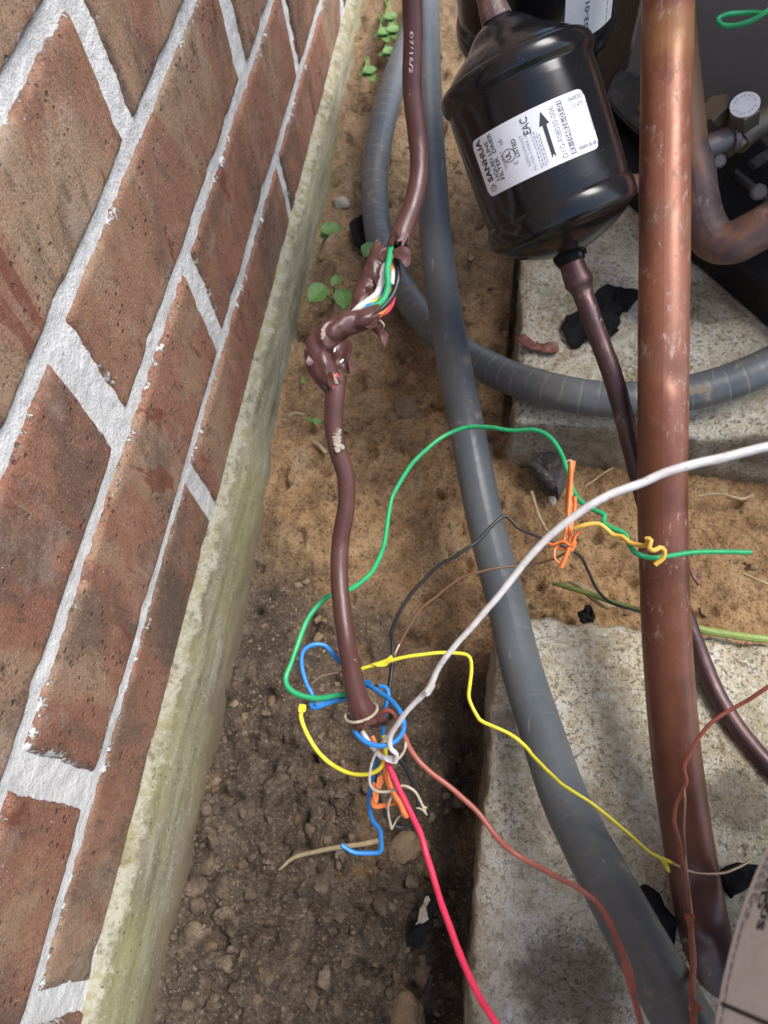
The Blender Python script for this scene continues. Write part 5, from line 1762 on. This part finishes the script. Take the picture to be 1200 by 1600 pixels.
stone('pale upright stone against the foundation above the seedlings', 533, 318, 0.01, 0.0075, 'stone', 1.3)
stone('small white pebble below the charred insulation scrap', 862, 781, 0.005, 0.0040, 'stone', 2.2)
stone('brown clod of clay in the middle of the soil left of the conduit', 634, 636, 0.005, 0.0100, 'clod', 3.1, 'clay_clod', 'clod', 0.35, 0.6)
stone('small brown clod beside the larger clay clod', 612, 652, 0.005, 0.0050, 'clod', 3.9, 'clay_clod', 'clod', 0.35)
stone('orange clay clod at the bottom edge of the photo', 632, 1592, -0.01, 0.0120, 'clod', 4.7, 'clay_clod', 'clod', 0.3)
stone('ochre clay clod under the hooked blue wire', 632, 1325, -0.01, 0.0100, 'clod', 8.1, 'clay_clod', 'clod', 0.4)
stone('pale pebble right of the clods at the bottom', 559, 1532, -0.01, 0.0036, 'crumb', 5.5)
stone('small round pebble in the dark soil by the straw stalk', 532, 1338, -0.01, 0.0038, 'stone', 6.1)
stone('grey clod lying against the foundation at lower left', 305, 1385, -0.01, 0.0066, 'crumb', 6.9, 'soil_clod', 'clod', 0.4)
stone('grey flat clod at lower left below the other clod', 300, 1466, -0.01, 0.0080, 'crumb', 7.7, 'soil_clod', 'clod', 0.45, 0.5)
stone('brown clod in the dark soil right of the lower left clods', 350, 1432, -0.01, 0.0056, 'crumb', 9.3, 'soil_clod', 'clod', 0.45)

def stalk(name, label, L, r, mt, cat, kink=0.0006):
    P = np.array([G(*p) for p in L])
    rr = np.full(len(P), r) if np.isscalar(r) else np.array(r)
    V, Fs, uv = sweep(P, rr, n=8, step=0.002, noise=(0.15 * rr[0], 160, kink), seed=L[0][0])
    return tag(put(name, V, Fs, M[mt], uv=uv), label, cat)


stalk('straw_stalk', 'long dry straw stalk lying on the dark soil under the blue wire', [(436, 1359, -0.006), (460, 1340, -0.004), (500, 1330, -0.002), (545, 1322, 0.0), (592, 1314, 0.002)], [.0006, .0011, .0012, .0013, .0014], 'straw', 'straw')
stalk('grass_blade', 'green grass blade lying behind the copper pipe above the front slab', [(864, 911, 0.03), (890, 918, 0.033), (925, 929, 0.037), (960, 942, 0.042), (1000, 954, 0.048), (1060, 972, 0.055), (1090, 982, 0.055), (1140, 991, 0.054), (1215, 1000, 0.053)], [.0011, .0014, .0015, .0015, .0016, .0018, .0019, .0020, .0021], 'blade', 'grass')
stalk('dry_leaf', 'curled dry straw leaf beside the grass blade', [(886, 908, 0.026), (905, 915, 0.028), (925, 930, 0.028), (945, 945, 0.03), (962, 948, 0.03)], [.0006, .0020, .0027, .0022, .0006], 'straw', 'leaf')
for k, (lb, L, r) in enumerate((
        ('thin dry twig on the soil below the back slab edge', [(915, 760, 0.012), (935, 745, 0.014), (958, 730, 0.016)], .0005),
        ('dry stalk on the soil left of the orange wire tangle', [(830, 768, 0.012), (840, 800, 0.012), (855, 830, 0.012)], .0011),
        ('dry twig on the soil right of the copper pipe', [(1090, 775, 0.012), (1125, 772, 0.014), (1160, 780, 0.013), (1178, 772, 0.014)], .0010),
        ('pale twig on the soil near the right edge', [(1160, 895, 0.014), (1180, 905, 0.016), (1205, 915, 0.016)], .0009),
        ('small pale straw bit left of the brown cable', [(490, 690, 0.006), (500, 697, 0.008), (510, 708, 0.008)], .0013),
        ('brown twig beside the foundation left of the cable', [(450, 650, 0.012), (462, 645, 0.013), (474, 648, 0.012)], .0009))):
    stalk('twig', lb, L, r, 'straw', 'twig')


def leaf_mesh(c, axis, nrm, ln, wd, fold=0.2, seed=0.0):
    axis = unit(axis)
    nrm = unit(np.array(nrm) - axis * (np.array(nrm) @ axis))
    side = np.cross(nrm, axis)
    V, Fs, UV = [], [], []
    m, n = 11, 9
    for i in range(m):
        t = i / (m - 1)
        w = wd * (math.sin(math.pi * min(1, t * 0.96 + 0.04)) ** 0.6) * (1.05 - 0.45 * t + 0.05 * math.sin(17 * t + seed))
        for j in range(n):
            s = j / (n - 1) * 2 - 1
            q = c + axis * ln * (t - 0.06 * (1 - abs(s)) * (t < 0.1)) + side * w * s + nrm * (fold * wd * abs(s) - 0.25 * ln * t * t + 0.05 * wd * math.sin(9 * t + seed) * abs(s))
            V.append(q)
            UV.append((s, t))
    for i in range(m - 1):
        for j in range(n - 1):
            k = i * n + j
            Fs.append((k, k + 1, k + n + 1, k + n))
    V = np.array(V)
    N0 = len(V)
    Fs = Fs + [tuple(x + N0 for x in f[::-1]) for f in Fs]
    return np.concatenate([V, V - nrm * 0.00025]), Fs, UV + UV


def seedling(label, base, leaves, group=None):
    """base pixel; leaves: (px, py, z, dir angle in the picture plane, length, width)"""
    b = G(base[0], base[1], 0.0)
    b[2] = hs(b[0], b[1]) - 0.002
    t = thing('seedling', label, 'seedling', b, group)
    for px, py, z, ang, ln, wd in leaves:
        c = G(px, py, z)
        ax = np.array([math.cos(math.radians(ang)), math.sin(math.radians(ang)), 0.1])
        V, Fs, LUV = leaf_mesh(c - ax * ln * 0.5, ax, (0.1, -0.15, 1), ln, wd, 0.18, px)
        put('leaf', V, Fs, M['leaf'], t, uv=LUV, sharp=0)
        V, Fs, uv = sweep([b, b * 0.55 + c * 0.45 + np.array([0, 0, 0.004]), c - ax * ln * 0.48], 0.0007, n=8, step=0.002)
        put('stem', V, Fs, M['stem'], t, uv=uv)
    return t


seedling('seedling with four round green leaves beside the torn cable', (523, 480), [(495, 458, 0.045, 240, .017, .0088), (536, 466, 0.040, 290, .017, .0078), (525, 436, 0.040, 80, .012, .0040)])
seedling('seedling with one broad green leaf against the foundation', (508, 385), [(518, 356, 0.05, 20, .015, .0065), (506, 366, 0.045, 120, .010, .0040)])
seedling('seedling leaf half hidden behind the torn cable jacket', (575, 420), [(581, 388, 0.040, 60, .017, .0082)])
seedling('tiny seedling beside the foundation below the torn cable', (490, 668), [(485, 655, 0.012, 170, .006, .0024), (497, 658, 0.012, 20, .007, .0028)])
seedling('tiny pale sprout against the foundation left of the torn cable', (476, 600), [(474, 594, 0.016, 100, .006, .002)])
for lb, px, py in (('small leafy weed nearest the top edge of the photo', 608, 28), ('small weed just below the topmost weed, on its foundation side', 598, 52), ('small weed just below the topmost weed, on its conduit side', 612, 48), ('small weed where the curved hose comes out at the top', 606, 82), ('lowest of the small weeds at the top, nearest the foundation', 575, 112)):
    seedling(lb, (px, py), [(px + 4, py - 4, 0.045, 30, .013, .0052), (px - 6, py + 2, 0.042, 160, .012, .005), (px + 6, py + 8, 0.042, 300, .011, .0045)], 'weeds at the top by the foundation')
